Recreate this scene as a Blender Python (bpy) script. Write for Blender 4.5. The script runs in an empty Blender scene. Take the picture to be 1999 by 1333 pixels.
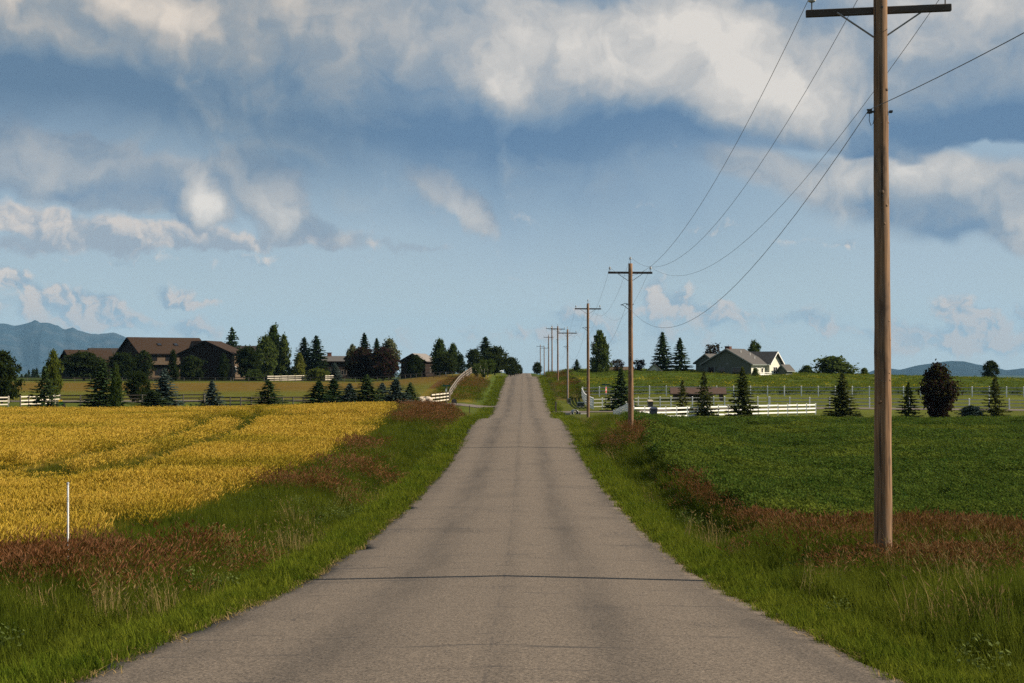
import bpy, bmesh, math, random
import numpy as np
from mathutils import Vector, Matrix

scene = bpy.context.scene
C = scene.collection
R = math.radians

# ---------------------------------------------------------------- camera, sky, sun, exposure
F_PX, VX, HY = 3000.0, 1022.0, 720.0          # focal length in photo pixels, road vanishing column, horizon row
cam_data = bpy.data.cameras.new('camera')
cam = bpy.data.objects.new('camera', cam_data)
C.objects.link(cam)
cam_data.sensor_width = 36.0
cam_data.lens = F_PX / 1999.0 * 36.0
cam_data.clip_start = 0.1
cam_data.clip_end = 60000.0
cam.location = (0, 0, 0)
cam.rotation_euler = (R(90) + math.atan((HY - 666.5) / F_PX), 0, math.atan((VX - 999.5) / F_PX))
scene.camera = cam

scene.view_settings.view_transform = 'Standard'
scene.view_settings.look = 'None'
EXPOSURE = 0.75
scene.view_settings.exposure = EXPOSURE
scene.view_settings.gamma = 1.0
scene.view_settings.use_curve_mapping = False
scene.cycles.use_denoising = False
scene.cycles.max_bounces = 5
scene.cycles.diffuse_bounces = 2
scene.cycles.transmission_bounces = 3
scene.cycles.transparent_max_bounces = 6
scene.cycles.volume_bounces = 0
scene.cycles.sample_clamp_indirect = 2.5

SUN_EL, SUN_AZ = R(33), R(91)                  # azimuth clockwise from the road direction: straight off to the right
sun_data = bpy.data.lights.new('sun', 'SUN')
sun = bpy.data.objects.new('sun', sun_data)
C.objects.link(sun)
sun_data.energy = 5.0
sun_data.angle = R(0.53)
sun_data.color = (1.0, 0.87, 0.69)
sun_dir = Vector((math.sin(SUN_AZ) * math.cos(SUN_EL), math.cos(SUN_AZ) * math.cos(SUN_EL), math.sin(SUN_EL)))
sun.rotation_euler = sun_dir.to_track_quat('Z', 'Y').to_euler()
sun.location = (40, 0, 40)


class NT:
    """small helper to write node trees as expressions"""
    def __init__(self, tree):
        self.t = tree
    def node(self, kind, **kw):
        n = self.t.nodes.new(kind)
        for k, v in kw.items():
            setattr(n, k, v)
        return n
    def put(self, sock, v):
        if v is None:
            return
        if isinstance(v, bpy.types.NodeSocket):
            self.t.links.new(v, sock)
        else:
            if sock.type == 'RGBA' and len(v) == 3:
                v = (*v, 1.0)
            sock.default_value = v
    def math(self, op, a, b=None, c=None, clamp=False):
        n = self.node('ShaderNodeMath', operation=op, use_clamp=clamp)
        for i, v in enumerate((a, b, c)):
            self.put(n.inputs[i], v)
        return n.outputs[0]
    def add(self, a, b): return self.math('ADD', a, b)
    def sub(self, a, b): return self.math('SUBTRACT', a, b)
    def mul(self, a, b): return self.math('MULTIPLY', a, b)
    def sat(self, a): return self.math('ADD', a, 0.0, clamp=True)
    def vmath(self, op, a, b=None, scale=None, out=0):
        n = self.node('ShaderNodeVectorMath', operation=op)
        self.put(n.inputs[0], a)
        self.put(n.inputs[1], b)
        if scale is not None:
            self.put(n.inputs['Scale'], scale)
        return n.outputs[out]
    def xyz(self, x, y, z):
        n = self.node('ShaderNodeCombineXYZ')
        for i, v in enumerate((x, y, z)):
            self.put(n.inputs[i], v)
        return n.outputs[0]
    def sep(self, v):
        n = self.node('ShaderNodeSeparateXYZ')
        self.put(n.inputs[0], v)
        return n.outputs
    def noise(self, v, scale, detail=4.0, rough=0.5, lac=2.0, dist=0.0, out='Fac', dims='3D', seed2=None):
        n = self.node('ShaderNodeTexNoise', noise_dimensions=dims)
        self.put(n.inputs['Vector'], v)
        for k, x in (('Scale', scale), ('Detail', detail), ('Roughness', rough), ('Lacunarity', lac), ('Distortion', dist)):
            self.put(n.inputs[k], x)
        return n.outputs[out]
    def ramp(self, x, a, b, c=0.0, d=1.0, smooth=True):
        n = self.node('ShaderNodeMapRange', interpolation_type='SMOOTHSTEP' if smooth else 'LINEAR')
        for i, v in enumerate((x, a, b, c, d)):
            self.put(n.inputs[i], v)
        return n.outputs[0]
    def mix(self, f, a, b, mode='MIX'):
        n = self.node('ShaderNodeMix', data_type='RGBA', blend_type=mode)
        self.put(n.inputs[0], f)
        self.put(n.inputs[6], a)
        self.put(n.inputs[7], b)
        return n.outputs[2]
    def mapping(self, v, loc=(0, 0, 0), rot=(0, 0, 0), scale=(1, 1, 1), kind='POINT'):
        n = self.node('ShaderNodeMapping', vector_type=kind)
        self.put(n.inputs['Vector'], v)
        n.inputs['Location'].default_value = loc
        n.inputs['Rotation'].default_value = rot
        n.inputs['Scale'].default_value = scale
        return n.outputs[0]


def build_world():
    w = bpy.data.worlds.new('World')
    scene.world = w
    w.use_nodes = True
    t = w.node_tree
    t.nodes.clear()
    g = NT(t)
    out = g.node('ShaderNodeOutputWorld')
    bg = g.node('ShaderNodeBackground')
    t.links.new(bg.outputs[0], out.inputs[0])
    STRENGTH = 0.051
    bg.inputs['Strength'].default_value = STRENGTH
    sky = g.node('ShaderNodeTexSky', sky_type='NISHITA', sun_disc=False)
    sky.sun_elevation = SUN_EL
    sky.sun_rotation = SUN_AZ
    sky.altitude = 900
    sky.air_density = 1.0
    sky.dust_density = 0.8
    sky.ozone_density = 1.6

    d = g.node('ShaderNodeTexCoord').outputs['Generated']
    d = g.vmath('NORMALIZE', d)
    dx, dy, dz = g.sep(d)
    U = g.mul(g.math('ARCTAN2', dx, dy), 3.0)           # azimuth, thousand photo pixels right of the road
    V = g.mul(g.math('ARCSINE', dz), 3.0)               # elevation, thousand photo pixels above the horizon
    P = g.xyz(U, V, 0.0)

    # domain warps: one broad, one fine, so that cloud outlines billow
    def n2(v, scale, detail, rough, out='Fac'):
        return g.noise(v, scale, detail, rough, out=out, dims='2D')
    w1 = g.vmath('SUBTRACT', n2(g.mapping(P, (3.1, 7.7, 0.2)), 3.2, 3, 0.55, 'Color'), (0.5, 0.5, 0.5))
    w2 = g.vmath('SUBTRACT', n2(g.mapping(P, (9.1, 1.7, 4.2)), 12.0, 5, 0.56, 'Color'), (0.5, 0.5, 0.5))
    W1 = g.vmath('MULTIPLY', w1, (0.22, 0.12, 0.0))
    W2 = g.vmath('MULTIPLY', w2, (0.085, 0.060, 0.0))
    Q = g.vmath('ADD', g.vmath('ADD', P, W1), W2)        # strongly warped (cumulus)
    QR = g.vmath('ADD', g.vmath('ADD', P, g.vmath('SCALE', W1, scale=0.35)), W2)   # billowy edges, true to place
    QS = g.vmath('ADD', P, W1)                           # softly warped (stratus, rain)

    def blob(space, px, py, rx, ry, rot=0.0, hard=0.0):
        m = g.mapping(space, ((px - VX) / 1000, (HY - py) / 1000, 0), (0, 0, R(rot)), (rx / 1000, ry / 1000, 1), 'TEXTURE')
        ln = g.vmath('LENGTH', m, out=1)
        return g.ramp(ln, 1.0, hard, 0.0, 1.0)
    def union(items):
        s = None
        for v, a in items:
            s = g.mul(v, a) if s is None else g.math('MULTIPLY_ADD', v, a, s)
        return s

    # general cumulus field, everywhere on the dome: fractal puffs, lit from the sun's side
    fine = n2(Q, 6.5, 6, 0.50)
    fine_s = n2(g.vmath('ADD', Q, (0.026, 0.030, 0.0)), 6.5, 4, 0.50)
    relief = g.mul(g.sub(fine, fine_s), 2.3)               # > 0 on the side turned to the sun
    big = n2(g.mapping(QS, (1.3, 4.4, 0), scale=(1.0, 1.7, 1)), 2.1, 4, 0.55)

    # ---- the overcast deck: everything above about 7 degrees, ragged lower edge
    edge = g.add(V, g.mul(g.sub(big, 0.5), 0.13))
    edge = g.add(edge, g.mul(g.sub(fine, 0.5), 0.06))
    soft = g.sub(1.0, g.ramp(U, 0.15, 0.60))                # softer base to the left, crisp to the right
    lo = g.add(g.mul(g.ramp(U, -0.30, -0.80), 0.075), 0.325)
    lo = g.add(lo, g.mul(g.ramp(U, 0.05, 0.45), 0.088))
    wid = g.add(g.mul(soft, 0.12), 0.010)
    deck = g.ramp(edge, g.sub(lo, g.mul(wid, 0.5)), g.add(lo, wid))
    nb = g.mul(g.sub(big, 0.5), 0.45)
    bright = g.add(nb, g.mul(relief, 0.38))
    bright = g.add(bright, g.ramp(V, 0.36, 0.72, 0.18, 0.40))
    lights = [
        (blob(Q, 1160, 120, 380, 165, -8), 0.46),
        (blob(Q, 1480, 170, 340, 185, -22), 0.72),
        (blob(Q, 960, 160, 110, 105, -50), 0.45),
        (blob(Q, 1330, 60, 260, 90, 0), 0.2),
        (blob(Q, 1840, 90, 360, 190, 0), 0.32),
        (blob(Q, 290, 40, 220, 75, -10), 0.26),
        (blob(Q, 70, 50, 75, 50, 0), 0.26),
        (blob(QS, 1680, 285, 560, 62, 3), -0.34),
        (blob(QS, 1180, 262, 330, 72, 0), -0.34),
        (blob(QS, 880, 265, 460, 80, 0), -0.20),
        (blob(QS, 1970, 260, 240, 90, 0), -0.22),
        (blob(QS, 60, 225, 520, 110, 4), -0.62),
        (blob(QS, 640, 200, 420, 120, 0), -0.08),
        (blob(Q, 640, 40, 620, 130, 0), 0.20),
    ]
    bright = g.add(bright, union(lights))
    bright = g.math('MINIMUM', bright, 0.93)

    def tone(b):
        n = g.node('ShaderNodeValToRGB')
        g.put(n.inputs[0], b)
        cr = n.color_ramp
        stops = [(0.0, (0.112, 0.205, 0.345)), (0.22, (0.170, 0.262, 0.385)), (0.45, (0.290, 0.350, 0.420)),
                 (0.70, (0.520, 0.515, 0.510)), (1.0, (0.82, 0.76, 0.69))]
        while len(cr.elements) < len(stops):
            cr.elements.new(0.5)
        for e, (p, c) in zip(cr.elements, stops):
            e.position = p
            e.color = (*c, 1)
        return n.outputs[0]

    # ---- the separate clouds below the deck
    def cumulus(parts, base_b, rel, spread, lo_, hi_, mottle):
        c = g.add(union(parts), g.mul(g.sub(fine, 0.47), mottle))
        return g.ramp(c, lo_, hi_), g.add(g.mul(relief, rel), g.add(base_b, g.mul(g.sub(c, 0.5), spread)))

    mids = [
        (blob(QS, 1800, 385, 500, 120, -8), 1.2),
        (blob(QS, 1960, 480, 190, 70, -25), 1.0),
        (blob(QS, 1500, 330, 330, 60, 0), 0.7),
        (blob(QR, 90, 340, 300, 105, -6), 1.2),
        (blob(QR, 280, 370, 240, 85, -10), 1.1),
        (blob(QR, 395, 405, 95, 80, -40), 1.2),
        (blob(QR, 545, 405, 125, 95, -45), 1.25),
        (blob(QR, 480, 340, 160, 60, -10), 0.8),
        (blob(QR, 650, 455, 100, 46, -10), 0.6),
        (blob(QR, 850, 365, 120, 60, -22), 0.85),
        (blob(QR, 930, 420, 90, 56, -48), 0.95),
    ]
    mc, mb = cumulus(mids, 0.51, 0.40, 0.02, 0.16, 0.68, 0.45)
    mlight = union([(blob(QR, 405, 398, 80, 60, -40), 0.52), (blob(QR, 570, 400, 100, 85, -45), 0.20), (blob(QR, 900, 400, 150, 65, -35), 0.22),
                    (blob(QS, 1680, 340, 330, 60, -5), 0.25), (blob(QS, 1760, 430, 280, 60, -12), -0.16), (blob(QS, 1970, 470, 90, 40, -20), 0.1),
                    (blob(QS, 300, 390, 260, 50, 0), -0.12)])
    mb = g.add(mb, mlight)
    puff = n2(QR, 15.0, 4, 0.55)
    puff_s = n2(g.vmath('ADD', QR, (0.010, 0.013, 0.0)), 15.0, 3, 0.55)
    prelief = g.mul(g.sub(puff, puff_s), 2.0)
    row = [
        (blob(QR, 60, 440, 190, 46, -6), 1.3), (blob(QR, 210, 456, 210, 46, -4), 1.4), (blob(QR, 350, 466, 190, 38, 0), 1.4),
        (blob(QR, 490, 472, 190, 26, 0), 1.2), (blob(QR, 660, 466, 150, 30, 0), 1.0), (blob(QR, 800, 482, 150, 16, 0), 0.7), (blob(QR, 60, 488, 300, 22, 0), 0.9),
    ]
    rac = g.add(union(row), g.mul(g.sub(puff, 0.5), 0.7))
    ra = g.ramp(rac, 0.12, 0.95)
    rab = g.add(g.mul(prelief, 0.9), g.ramp(V, 0.226, 0.295, 0.22, 0.80))
    rows = [
        (blob(QR, 420, 505, 440, 24, 0), 0.40),
        (blob(QR, 40, 545, 140, 40, -10), 1.05), (blob(QR, 170, 590, 160, 38, -8), 1.0), (blob(QR, 90, 610, 260, 46, 0), 0.75),
        (blob(QR, 215, 632, 140, 34, 0), 0.9), (blob(QR, 345, 575, 75, 32, -12), 1.2), (blob(QR, 400, 590, 70, 16, 0), 0.8), (blob(QR, 380, 645, 120, 36, 0), 0.75),
        (blob(QR, 1045, 420, 70, 40, -20), 0.45),
        (blob(QR, 1275, 585, 90, 78, -45), 0.75), (blob(QR, 1350, 605, 90, 52, -20), 0.75), (blob(QR, 1430, 620, 130, 38, 0), 0.72),
        (blob(QR, 1110, 620, 120, 34, 0), 0.62), (blob(QR, 1060, 650, 160, 30, 0), 0.55), (blob(QR, 1400, 455, 130, 28, 0), 0.52), (blob(QR, 1640, 478, 150, 26, 0), 0.66),
        (blob(QR, 1840, 605, 115, 60, -30), 0.9), (blob(QR, 1610, 632, 170, 36, 0), 0.75), (blob(QR, 1760, 660, 220, 42, 0), 0.7),
        (blob(QR, 1960, 620, 120, 52, 0), 0.74), (blob(QR, 1900, 668, 240, 50, 0), 0.7), (blob(QR, 1300, 655, 320, 44, 0), 0.5), (blob(QR, 800, 650, 500, 40, 0), 0.3),
    ]
    rcc = g.add(union(rows), g.mul(g.sub(puff, 0.5), 1.5))
    rc = g.ramp(rcc, 0.24, 0.84)
    rb = g.add(g.mul(prelief, 1.6), g.add(0.42, g.mul(g.sub(rcc, 0.4), 0.5)))

    # scattered fair-weather puffs all along the horizon, beyond the frame as well
    gen = n2(g.mapping(Q, (5.5, 0.3, 0), scale=(1, 2.0, 1)), 5.0, 5, 0.55)
    band = g.mul(g.ramp(V, 0.0, 0.05), g.ramp(V, 0.40, 0.18))
    outside = g.ramp(g.math('ABSOLUTE', U), 0.95, 1.4)
    gc = g.mul(g.mul(g.ramp(gen, 0.50, 0.66), band), outside)

    base_sky = sky.outputs[0]
    inv = 1.0 / (STRENGTH * 2 ** EXPOSURE)
    def lit(c):
        return g.vmath('SCALE', c, scale=inv)
    def const(c):
        n = g.node('ShaderNodeRGB')
        n.outputs[0].default_value = (*c, 1)
        return n.outputs[0]
    # thin veil of high cloud and moisture that pales the blue
    veil = g.add(g.mul(g.ramp(big, 0.35, 0.75), 0.2), g.ramp(V, 0.0, 0.5, 0.80, 0.72))
    veil_col = g.mix(g.ramp(V, 0.0, 0.40), const((0.50, 0.595, 0.645)), const((0.345, 0.45, 0.55)))
    col = g.mix(veil, base_sky, lit(veil_col))
    # rain shafts hanging from the deck
    shaft = g.mul(g.ramp(V, 0.12, 0.42), g.mul(g.ramp(U, -0.30, 0.05), g.ramp(U, 0.62, 0.25)))
    streak = n2(g.mapping(QS, scale=(5.0, 0.5, 1)), 2.0, 2, 0.5)
    shaft = g.mul(shaft, g.add(g.mul(streak, 0.6), 0.35))
    col = g.mix(shaft, col, lit(const((0.215, 0.32, 0.45))))
    hz = g.mix(g.ramp(V, 0.02, 0.26), const((0.55, 0.485, 0.45)), const((0.74, 0.665, 0.60)))
    rt = g.mix(g.ramp(rb, 0.15, 0.90), const((0.31, 0.40, 0.48)), hz)
    col = g.mix(g.mul(rc, g.ramp(V, 0.0, 0.16, 0.70, 0.97)), col, lit(rt))
    rta = g.mix(g.ramp(rab, 0.15, 0.95), const((0.33, 0.385, 0.45)), const((0.68, 0.61, 0.555)))
    col = g.mix(g.mul(ra, 0.95), col, lit(rta))
    col = g.mix(g.mul(gc, 0.8), col, lit(rt))
    col = g.mix(g.mul(mc, 0.93), col, lit(tone(mb)))
    dcol = g.vmath('MULTIPLY', tone(bright), g.mix(g.ramp(U, 0.0, -0.6), const((1.0, 1.0, 1.0)), const((1.0, 0.94, 0.88))))
    col = g.mix(g.mul(deck, 0.97), col, lit(dcol))
    # below the horizon: dull ground light
    col = g.mix(g.ramp(V, 0.0, -0.06), col, lit(const((0.10, 0.12, 0.10))))
    t.links.new(col, bg.inputs['Color'])
    w.cycles.sampling_method = 'MANUAL'
    w.cycles.sample_map_resolution = 256


build_world()

# ---------------------------------------------------------------- helpers
rng = np.random.default_rng(7)
random.seed(7)

def px2x(px, d):
    return (px - VX) / F_PX * d
def py2z(py, d):
    return (HY - py) / F_PX * d

class MB:
    """collects shapes, links them as one mesh object"""
    def __init__(self):
        self.v, self.f, self.m = [], [], []
    def raw(self, verts, faces, mi=0):
        o = len(self.v)
        self.v.extend([tuple(p) for p in verts])
        self.f.extend([tuple(i + o for i in f) for f in faces])
        self.m.extend([mi] * len(faces))
        return self
    def box(self, c, s, rz=0.0, mi=0, rx=0.0, ry=0.0):
        M = Matrix.Translation(c) @ Matrix.Rotation(rz, 4, 'Z') @ Matrix.Rotation(ry, 4, 'Y') @ Matrix.Rotation(rx, 4, 'X')
        vs = [M @ Vector((sx * s[0] / 2, sy * s[1] / 2, sz * s[2] / 2)) for sz in (-1, 1) for sy in (-1, 1) for sx in (-1, 1)]
        return self.raw(vs, [(0, 2, 3, 1), (4, 5, 7, 6), (0, 1, 5, 4), (2, 6, 7, 3), (0, 4, 6, 2), (1, 3, 7, 5)], mi)
    def tube(self, pts, radii, n=10, mi=0, cap=True):
        pts = [Vector(p) for p in pts]
        if not hasattr(radii, '__len__'):
            radii = [radii] * len(pts)
        vs, fs = [], []
        prev = None
        for i, p in enumerate(pts):
            t = (pts[min(i + 1, len(pts) - 1)] - pts[max(i - 1, 0)]).normalized()
            a = Vector((0, 0, 1)) if abs(t.z) < 0.9 else Vector((1, 0, 0))
            if prev is None:
                u = t.cross(a).normalized()
            else:
                u = (prev - t * prev.dot(t)).normalized()
            prev = u
            w = t.cross(u)
            for k in range(n):
                an = 2 * math.pi * k / n
                vs.append(p + (u * math.cos(an) + w * math.sin(an)) * radii[i])
        for i in range(len(pts) - 1):
            for k in range(n):
                a, b = i * n + k, i * n + (k + 1) % n
                fs.append((a, b, b + n, a + n))
        if cap:
            fs.append(tuple(range(n))[::-1])
            fs.append(tuple(range((len(pts) - 1) * n, len(pts) * n)))
        return self.raw(vs, fs, mi)
    def lathe(self, prof, c=(0, 0, 0), n=12, mi=0):
        vs, fs = [], []
        for r, z in prof:
            for k in range(n):
                an = 2 * math.pi * k / n
                vs.append((c[0] + r * math.cos(an), c[1] + r * math.sin(an), c[2] + z))
        for i in range(len(prof) - 1):
            for k in range(n):
                a, b = i * n + k, i * n + (k + 1) % n
                fs.append((a, b, b + n, a + n))
        fs.append(tuple(range(n))[::-1])
        fs.append(tuple(range((len(prof) - 1) * n, len(prof) * n)))
        return self.raw(vs, fs, mi)
    def mesh(self, name, mats, smooth=False):
        me = bpy.data.meshes.new(name)
        me.from_pydata(self.v, [], self.f)
        for m in (mats if isinstance(mats, (list, tuple)) else [mats]):
            me.materials.append(m)
        me.polygons.foreach_set('material_index', self.m)
        if smooth:
            me.polygons.foreach_set('use_smooth', [True] * len(me.polygons))
        me.update()
        return me
    def build(self, name, mats, parent=None, smooth=False, loc=None):
        return obj(name, self.mesh(name, mats, smooth), parent, loc)

def obj(name, data, parent=None, loc=None, rot=None, scale=None):
    o = bpy.data.objects.new(name, data)
    C.objects.link(o)
    if parent is not None:
        o.parent = parent
    if loc is not None:
        o.location = loc
    if rot is not None:
        o.rotation_euler = rot
    if scale is not None:
        o.scale = scale
    return o
def tag(o, label=None, cat=None, group=None, kind=None):
    for k, v in (('label', label), ('category', cat), ('group', group), ('kind', kind)):
        if v:
            o[k] = v
    return o
def thing(name, label, cat, loc=(0, 0, 0), rz=0.0, group=None):
    return tag(obj(name, None, None, loc, (0, 0, rz)), label, cat, group)
def np_mesh(name, verts, faces, mats, smooth=False, mat_idx=None):
    """verts (n,3) array, faces (m,4) or (m,3) array"""
    me = bpy.data.meshes.new(name)
    n, k = faces.shape
    me.vertices.add(len(verts))
    me.vertices.foreach_set('co', np.ascontiguousarray(verts, dtype=np.float32).ravel())
    me.loops.add(n * k)
    me.loops.foreach_set('vertex_index', np.ascontiguousarray(faces, dtype=np.int32).ravel())
    me.polygons.add(n)
    me.polygons.foreach_set('loop_start', np.arange(0, n * k, k, dtype=np.int32))
    me.polygons.foreach_set('loop_total', np.full(n, k, dtype=np.int32))
    for m in (mats if isinstance(mats, (list, tuple)) else [mats]):
        me.materials.append(m)
    if mat_idx is not None:
        me.polygons.foreach_set('material_index', np.asarray(mat_idx, dtype=np.int32))
    if smooth:
        me.polygons.foreach_set('use_smooth', np.ones(n, dtype=bool))
    me.update(calc_edges=True)
    me.validate()
    return me

def vnoise(x, y, scale, seed=0, octaves=3):
    """cheap value noise, 0..1"""
    out, amp, tot = 0.0, 1.0, 0.0
    for o in range(octaves):
        X, Y = np.asarray(x) * scale, np.asarray(y) * scale
        xi, yi = np.floor(X).astype(np.int64), np.floor(Y).astype(np.int64)
        fx, fy = X - xi, Y - yi
        fx, fy = fx * fx * (3 - 2 * fx), fy * fy * (3 - 2 * fy)
        def h(a, b):
            n = (a * 374761393 + b * 668265263 + (seed + o * 17) * 974634777) & 0x7fffffff
            n = ((n ^ (n >> 13)) * 1274126177) & 0x7fffffff
            return ((n ^ (n >> 16)) & 0xffff) / 65535.0
        out = out + amp * ((h(xi, yi) * (1 - fx) + h(xi + 1, yi) * fx) * (1 - fy) + (h(xi, yi + 1) * (1 - fx) + h(xi + 1, yi + 1) * fx) * fy)
        tot += amp
        amp *= 0.5
        scale *= 2.03
    return out / tot
def sstep(x, a, b):
    t = np.clip((np.asarray(x, dtype=float) - a) / (b - a), 0, 1)
    return t * t * (3 - 2 * t)

# ---------------------------------------------------------------- materials
def mat(name):
    m = bpy.data.materials.new(name)
    m.use_nodes = True
    m.node_tree.nodes.clear()
    return m, NT(m.node_tree)
def finish(m, g, shader, disp=None):
    o = g.node('ShaderNodeOutputMaterial')
    m.node_tree.links.new(shader, o.inputs['Surface'])
    return m
def principled(g, color, rough=0.8, spec=0.3, bump=None, bstr=0.3, bdist=0.01, metal=0.0):
    p = g.node('ShaderNodeBsdfPrincipled')
    g.put(p.inputs['Base Color'], color)
    g.put(p.inputs['Roughness'], rough)
    g.put(p.inputs['Metallic'], metal)
    p.inputs['Specular IOR Level'].default_value = spec
    if bump is not None:
        b = g.node('ShaderNodeBump')
        b.inputs['Strength'].default_value = bstr
        b.inputs['Distance'].default_value = bdist
        g.put(b.inputs['Height'], bump)
        g.t.links.new(b.outputs[0], p.inputs['Normal'])
    return p.outputs[0]
def position(g):
    return g.node('ShaderNodeNewGeometry').outputs['Position']
def objco(g):
    return g.node('ShaderNodeTexCoord').outputs['Object']
def worn(name, c, c2=None, scale=3.0, rough=0.75, spec=0.25, amount=0.6, bstr=0.25, metal=0.0, stretch=(1, 1, 1)):
    """paint, wood, stone, metal: a base colour that wears unevenly"""
    m, g = mat(name)
    c2 = c2 or tuple(x * 0.7 for x in c)
    co = g.mapping(objco(g), scale=stretch)
    n = g.noise(co, scale, 6, 0.6)
    n2_ = g.noise(co, scale * 9, 4, 0.6)
    f = g.mul(g.ramp(g.add(g.mul(n, 0.7), g.mul(n2_, 0.3)), 0.35, 0.68), amount)
    return finish(m, g, principled(g, g.mix(f, c, c2), rough, spec, n2_, bstr, 0.006, metal))
def leafy(name, c, c2, trans=0.35, patch=0.0, patch_c=None, tint=0.5):
    """foliage: diffuse and translucent, each leaf clump a little different"""
    m, g = mat(name)
    oi = g.node('ShaderNodeObjectInfo').outputs['Random']
    n = g.add(g.mul(g.noise(position(g), 1.7, 3, 0.6), 0.55), g.mul(g.noise(position(g), 0.31, 2, 0.5), 0.45))
    f = g.sat(g.add(g.mul(g.sub(n, 0.5), 2.4), g.add(g.mul(g.sub(oi, 0.5), tint), 0.5)))
    col = g.mix(f, c, c2)
    if patch_c is not None:
        pn = g.noise(position(g), patch, 3, 0.5)
        col = g.mix(g.ramp(pn, 0.50, 0.66), col, patch_c)
    dif = g.node('ShaderNodeBsdfDiffuse')
    g.put(dif.inputs['Color'], col)
    tr = g.node('ShaderNodeBsdfTranslucent')
    g.put(tr.inputs['Color'], g.mix(0.35, col, (0.16, 0.2, 0.03), 'SCREEN'))
    mx = g.node('ShaderNodeMixShader')
    mx.inputs[0].default_value = trans
    m.node_tree.links.new(dif.outputs[0], mx.inputs[1])
    m.node_tree.links.new(tr.outputs[0], mx.inputs[2])
    return finish(m, g, mx.outputs[0])

# ---------------------------------------------------------------- the lie of the land
def profile(knots, smooth):
    ks = np.array(knots, dtype=float)
    ys = np.arange(-120, 900, 0.5)
    zs = np.interp(ys, ks[:, 0], ks[:, 1])
    n = int(smooth / 0.5)
    k = np.hanning(n + 2)[1:-1]
    k /= k.sum()
    zp = np.pad(zs, (n, n), mode='edge')
    zs = np.convolve(zp, k, mode='same')[n:-n]
    far_y, far_z = ks[ks[:, 0] > 880][:, 0], ks[ks[:, 0] > 880][:, 1]
    ys, zs = np.concatenate([ys, far_y]), np.concatenate([zs, far_z])
    return lambda y: np.interp(y, ys, zs)
FAR = [(900, -14), (2000, -22), (6000, -34), (30000, -60)]
road_z = profile([(-120, 0.2), (-40, -0.3), (-12, -0.95), (0, -1.65), (12.6, -2.57), (23.5, -3.37), (26.5, -3.54), (34.5, -3.90), (40.2, -4.05), (47.7, -4.24), (56.3, -4.34),
                  (66, -4.45), (74.8, -4.46), (85.5, -4.27), (92, -4.02), (104, -3.72), (113, -3.73), (125, -3.95), (140, -4.62), (150, -4.82), (160, -4.82), (168, -4.78), (181, -4.68), (195, -4.48),
                  (208, -3.92), (235, -3.15), (263, -2.52), (285, -1.85), (301, -1.46), (315, -1.5), (345, -2.3), (385, -2.6), (437, -1.85), (470, -1.25), (490, -1.5), (553, -6.0), (700, -10)] + FAR, 9)
RSL = profile([(-120, 0.2), (-40, -0.6), (0, -1.9), (12, -2.85), (20, -3.35), (26, -3.75), (35, -4.1), (60, -4.3), (95, -4.25), (112, -3.85), (138, -3.80), (150, -4.3), (165, -4.75), (190, -4.4),
               (210, -3.6), (235, -2.5), (260, -1.65), (300, -0.9), (350, -1.0), (437, -1.5), (470, -1.0), (553, -5), (700, -9)] + FAR, 12)
GL = profile([(-120, 0.0), (-40, -1.0), (0, -2.4), (12, -3.1), (20, -3.5), (26, -3.85), (35, -4.1), (60, -4.3), (100, -4.45), (145, -4.45), (165, -4.45), (180, -4.3), (200, -4.1), (240, -3.5), (300, -2.7),
              (350, -2.35), (420, -2.3), (600, -5), (800, -9)] + FAR, 14)
RSR = profile([(-120, 0.2), (-40, -0.4), (0, -1.8), (12, -2.65), (20, -3.05), (26, -3.28), (31, -3.75), (36, -4.15), (42, -4.4), (60, -4.5), (75, -4.25), (84, -3.75), (95, -3.8), (110, -4.1), (130, -4.45), (145, -4.5),
               (170, -4.8), (190, -4.65), (200, -4.5), (215, -3.5), (235, -2.8), (260, -2.1), (300, -1.1), (318, -0.85), (377, -1.3), (436, -2.4), (494, -1.8), (553, -6.5), (700, -10)] + FAR, 10)
GR = profile([(-120, 0.0), (-40, -1.0), (0, -2.4), (14, -3.3), (26, -3.95), (32, -4.4), (37, -4.65), (43, -4.75), (60, -4.8), (130, -4.70), (155, -4.78), (175, -4.75), (188, -4.62), (205, -3.76), (215, -3.5), (240, -3.0), (260, -2.6),
              (300, -1.10), (320, -0.95), (345, -1.3), (400, -4), (600, -11)] + FAR, 10)
XC = -0.30                                     # road centre line, metres left of the camera
HALF = 3.35                                    # half width of the road

def road_half(y):
    return HALF + 0.17 * (1 - sstep(y, 13, 28))
def ground(x, y):
    x, y = np.asarray(x, dtype=float), np.asarray(y, dtype=float)
    s = x - XC
    a = np.abs(s)
    rd = road_z(y) - 0.022 * np.minimum(a, HALF) - 0.05
    left = s < 0
    side = np.where(left, RSL(y), RSR(y))
    far = np.where(left, GL(y), GR(y))
    far = far + np.where((x > 32) & (y > 195), -0.026 * (np.minimum(x, 160) - 32) * sstep(y, 195, 260), 0.0)
    far = far + np.where(x > 20, -0.013 * (np.minimum(x, 70) - 20) * sstep(y, 132, 150) * (1 - sstep(y, 192, 204)), 0.0)
    far = far + 0.5 * (vnoise(x, y, 1 / 60.0, 3, 2) - 0.5) * sstep(a, 20, 60)
    side_w = np.where(left, sstep(a, 10, 32), sstep(a, 7.5, 14))
    lvl = side * (1 - side_w) + far * side_w
    t = sstep(a, HALF + 0.15, np.where(left, 8.2, 5.6))
    z = rd * (1 - t) + lvl * t
    ditch = np.where(left, 0.22, 0.18) * np.exp(-((a - 5.0) / 0.8) ** 2) * (1 - sstep(y, 140, 160))
    z = z - ditch + 0.05 * (vnoise(x, y, 0.7, 5, 3) - 0.5) * sstep(a, HALF, HALF + 0.6)
    return z
def gz(x, y):
    return float(ground(x, y))

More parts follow.
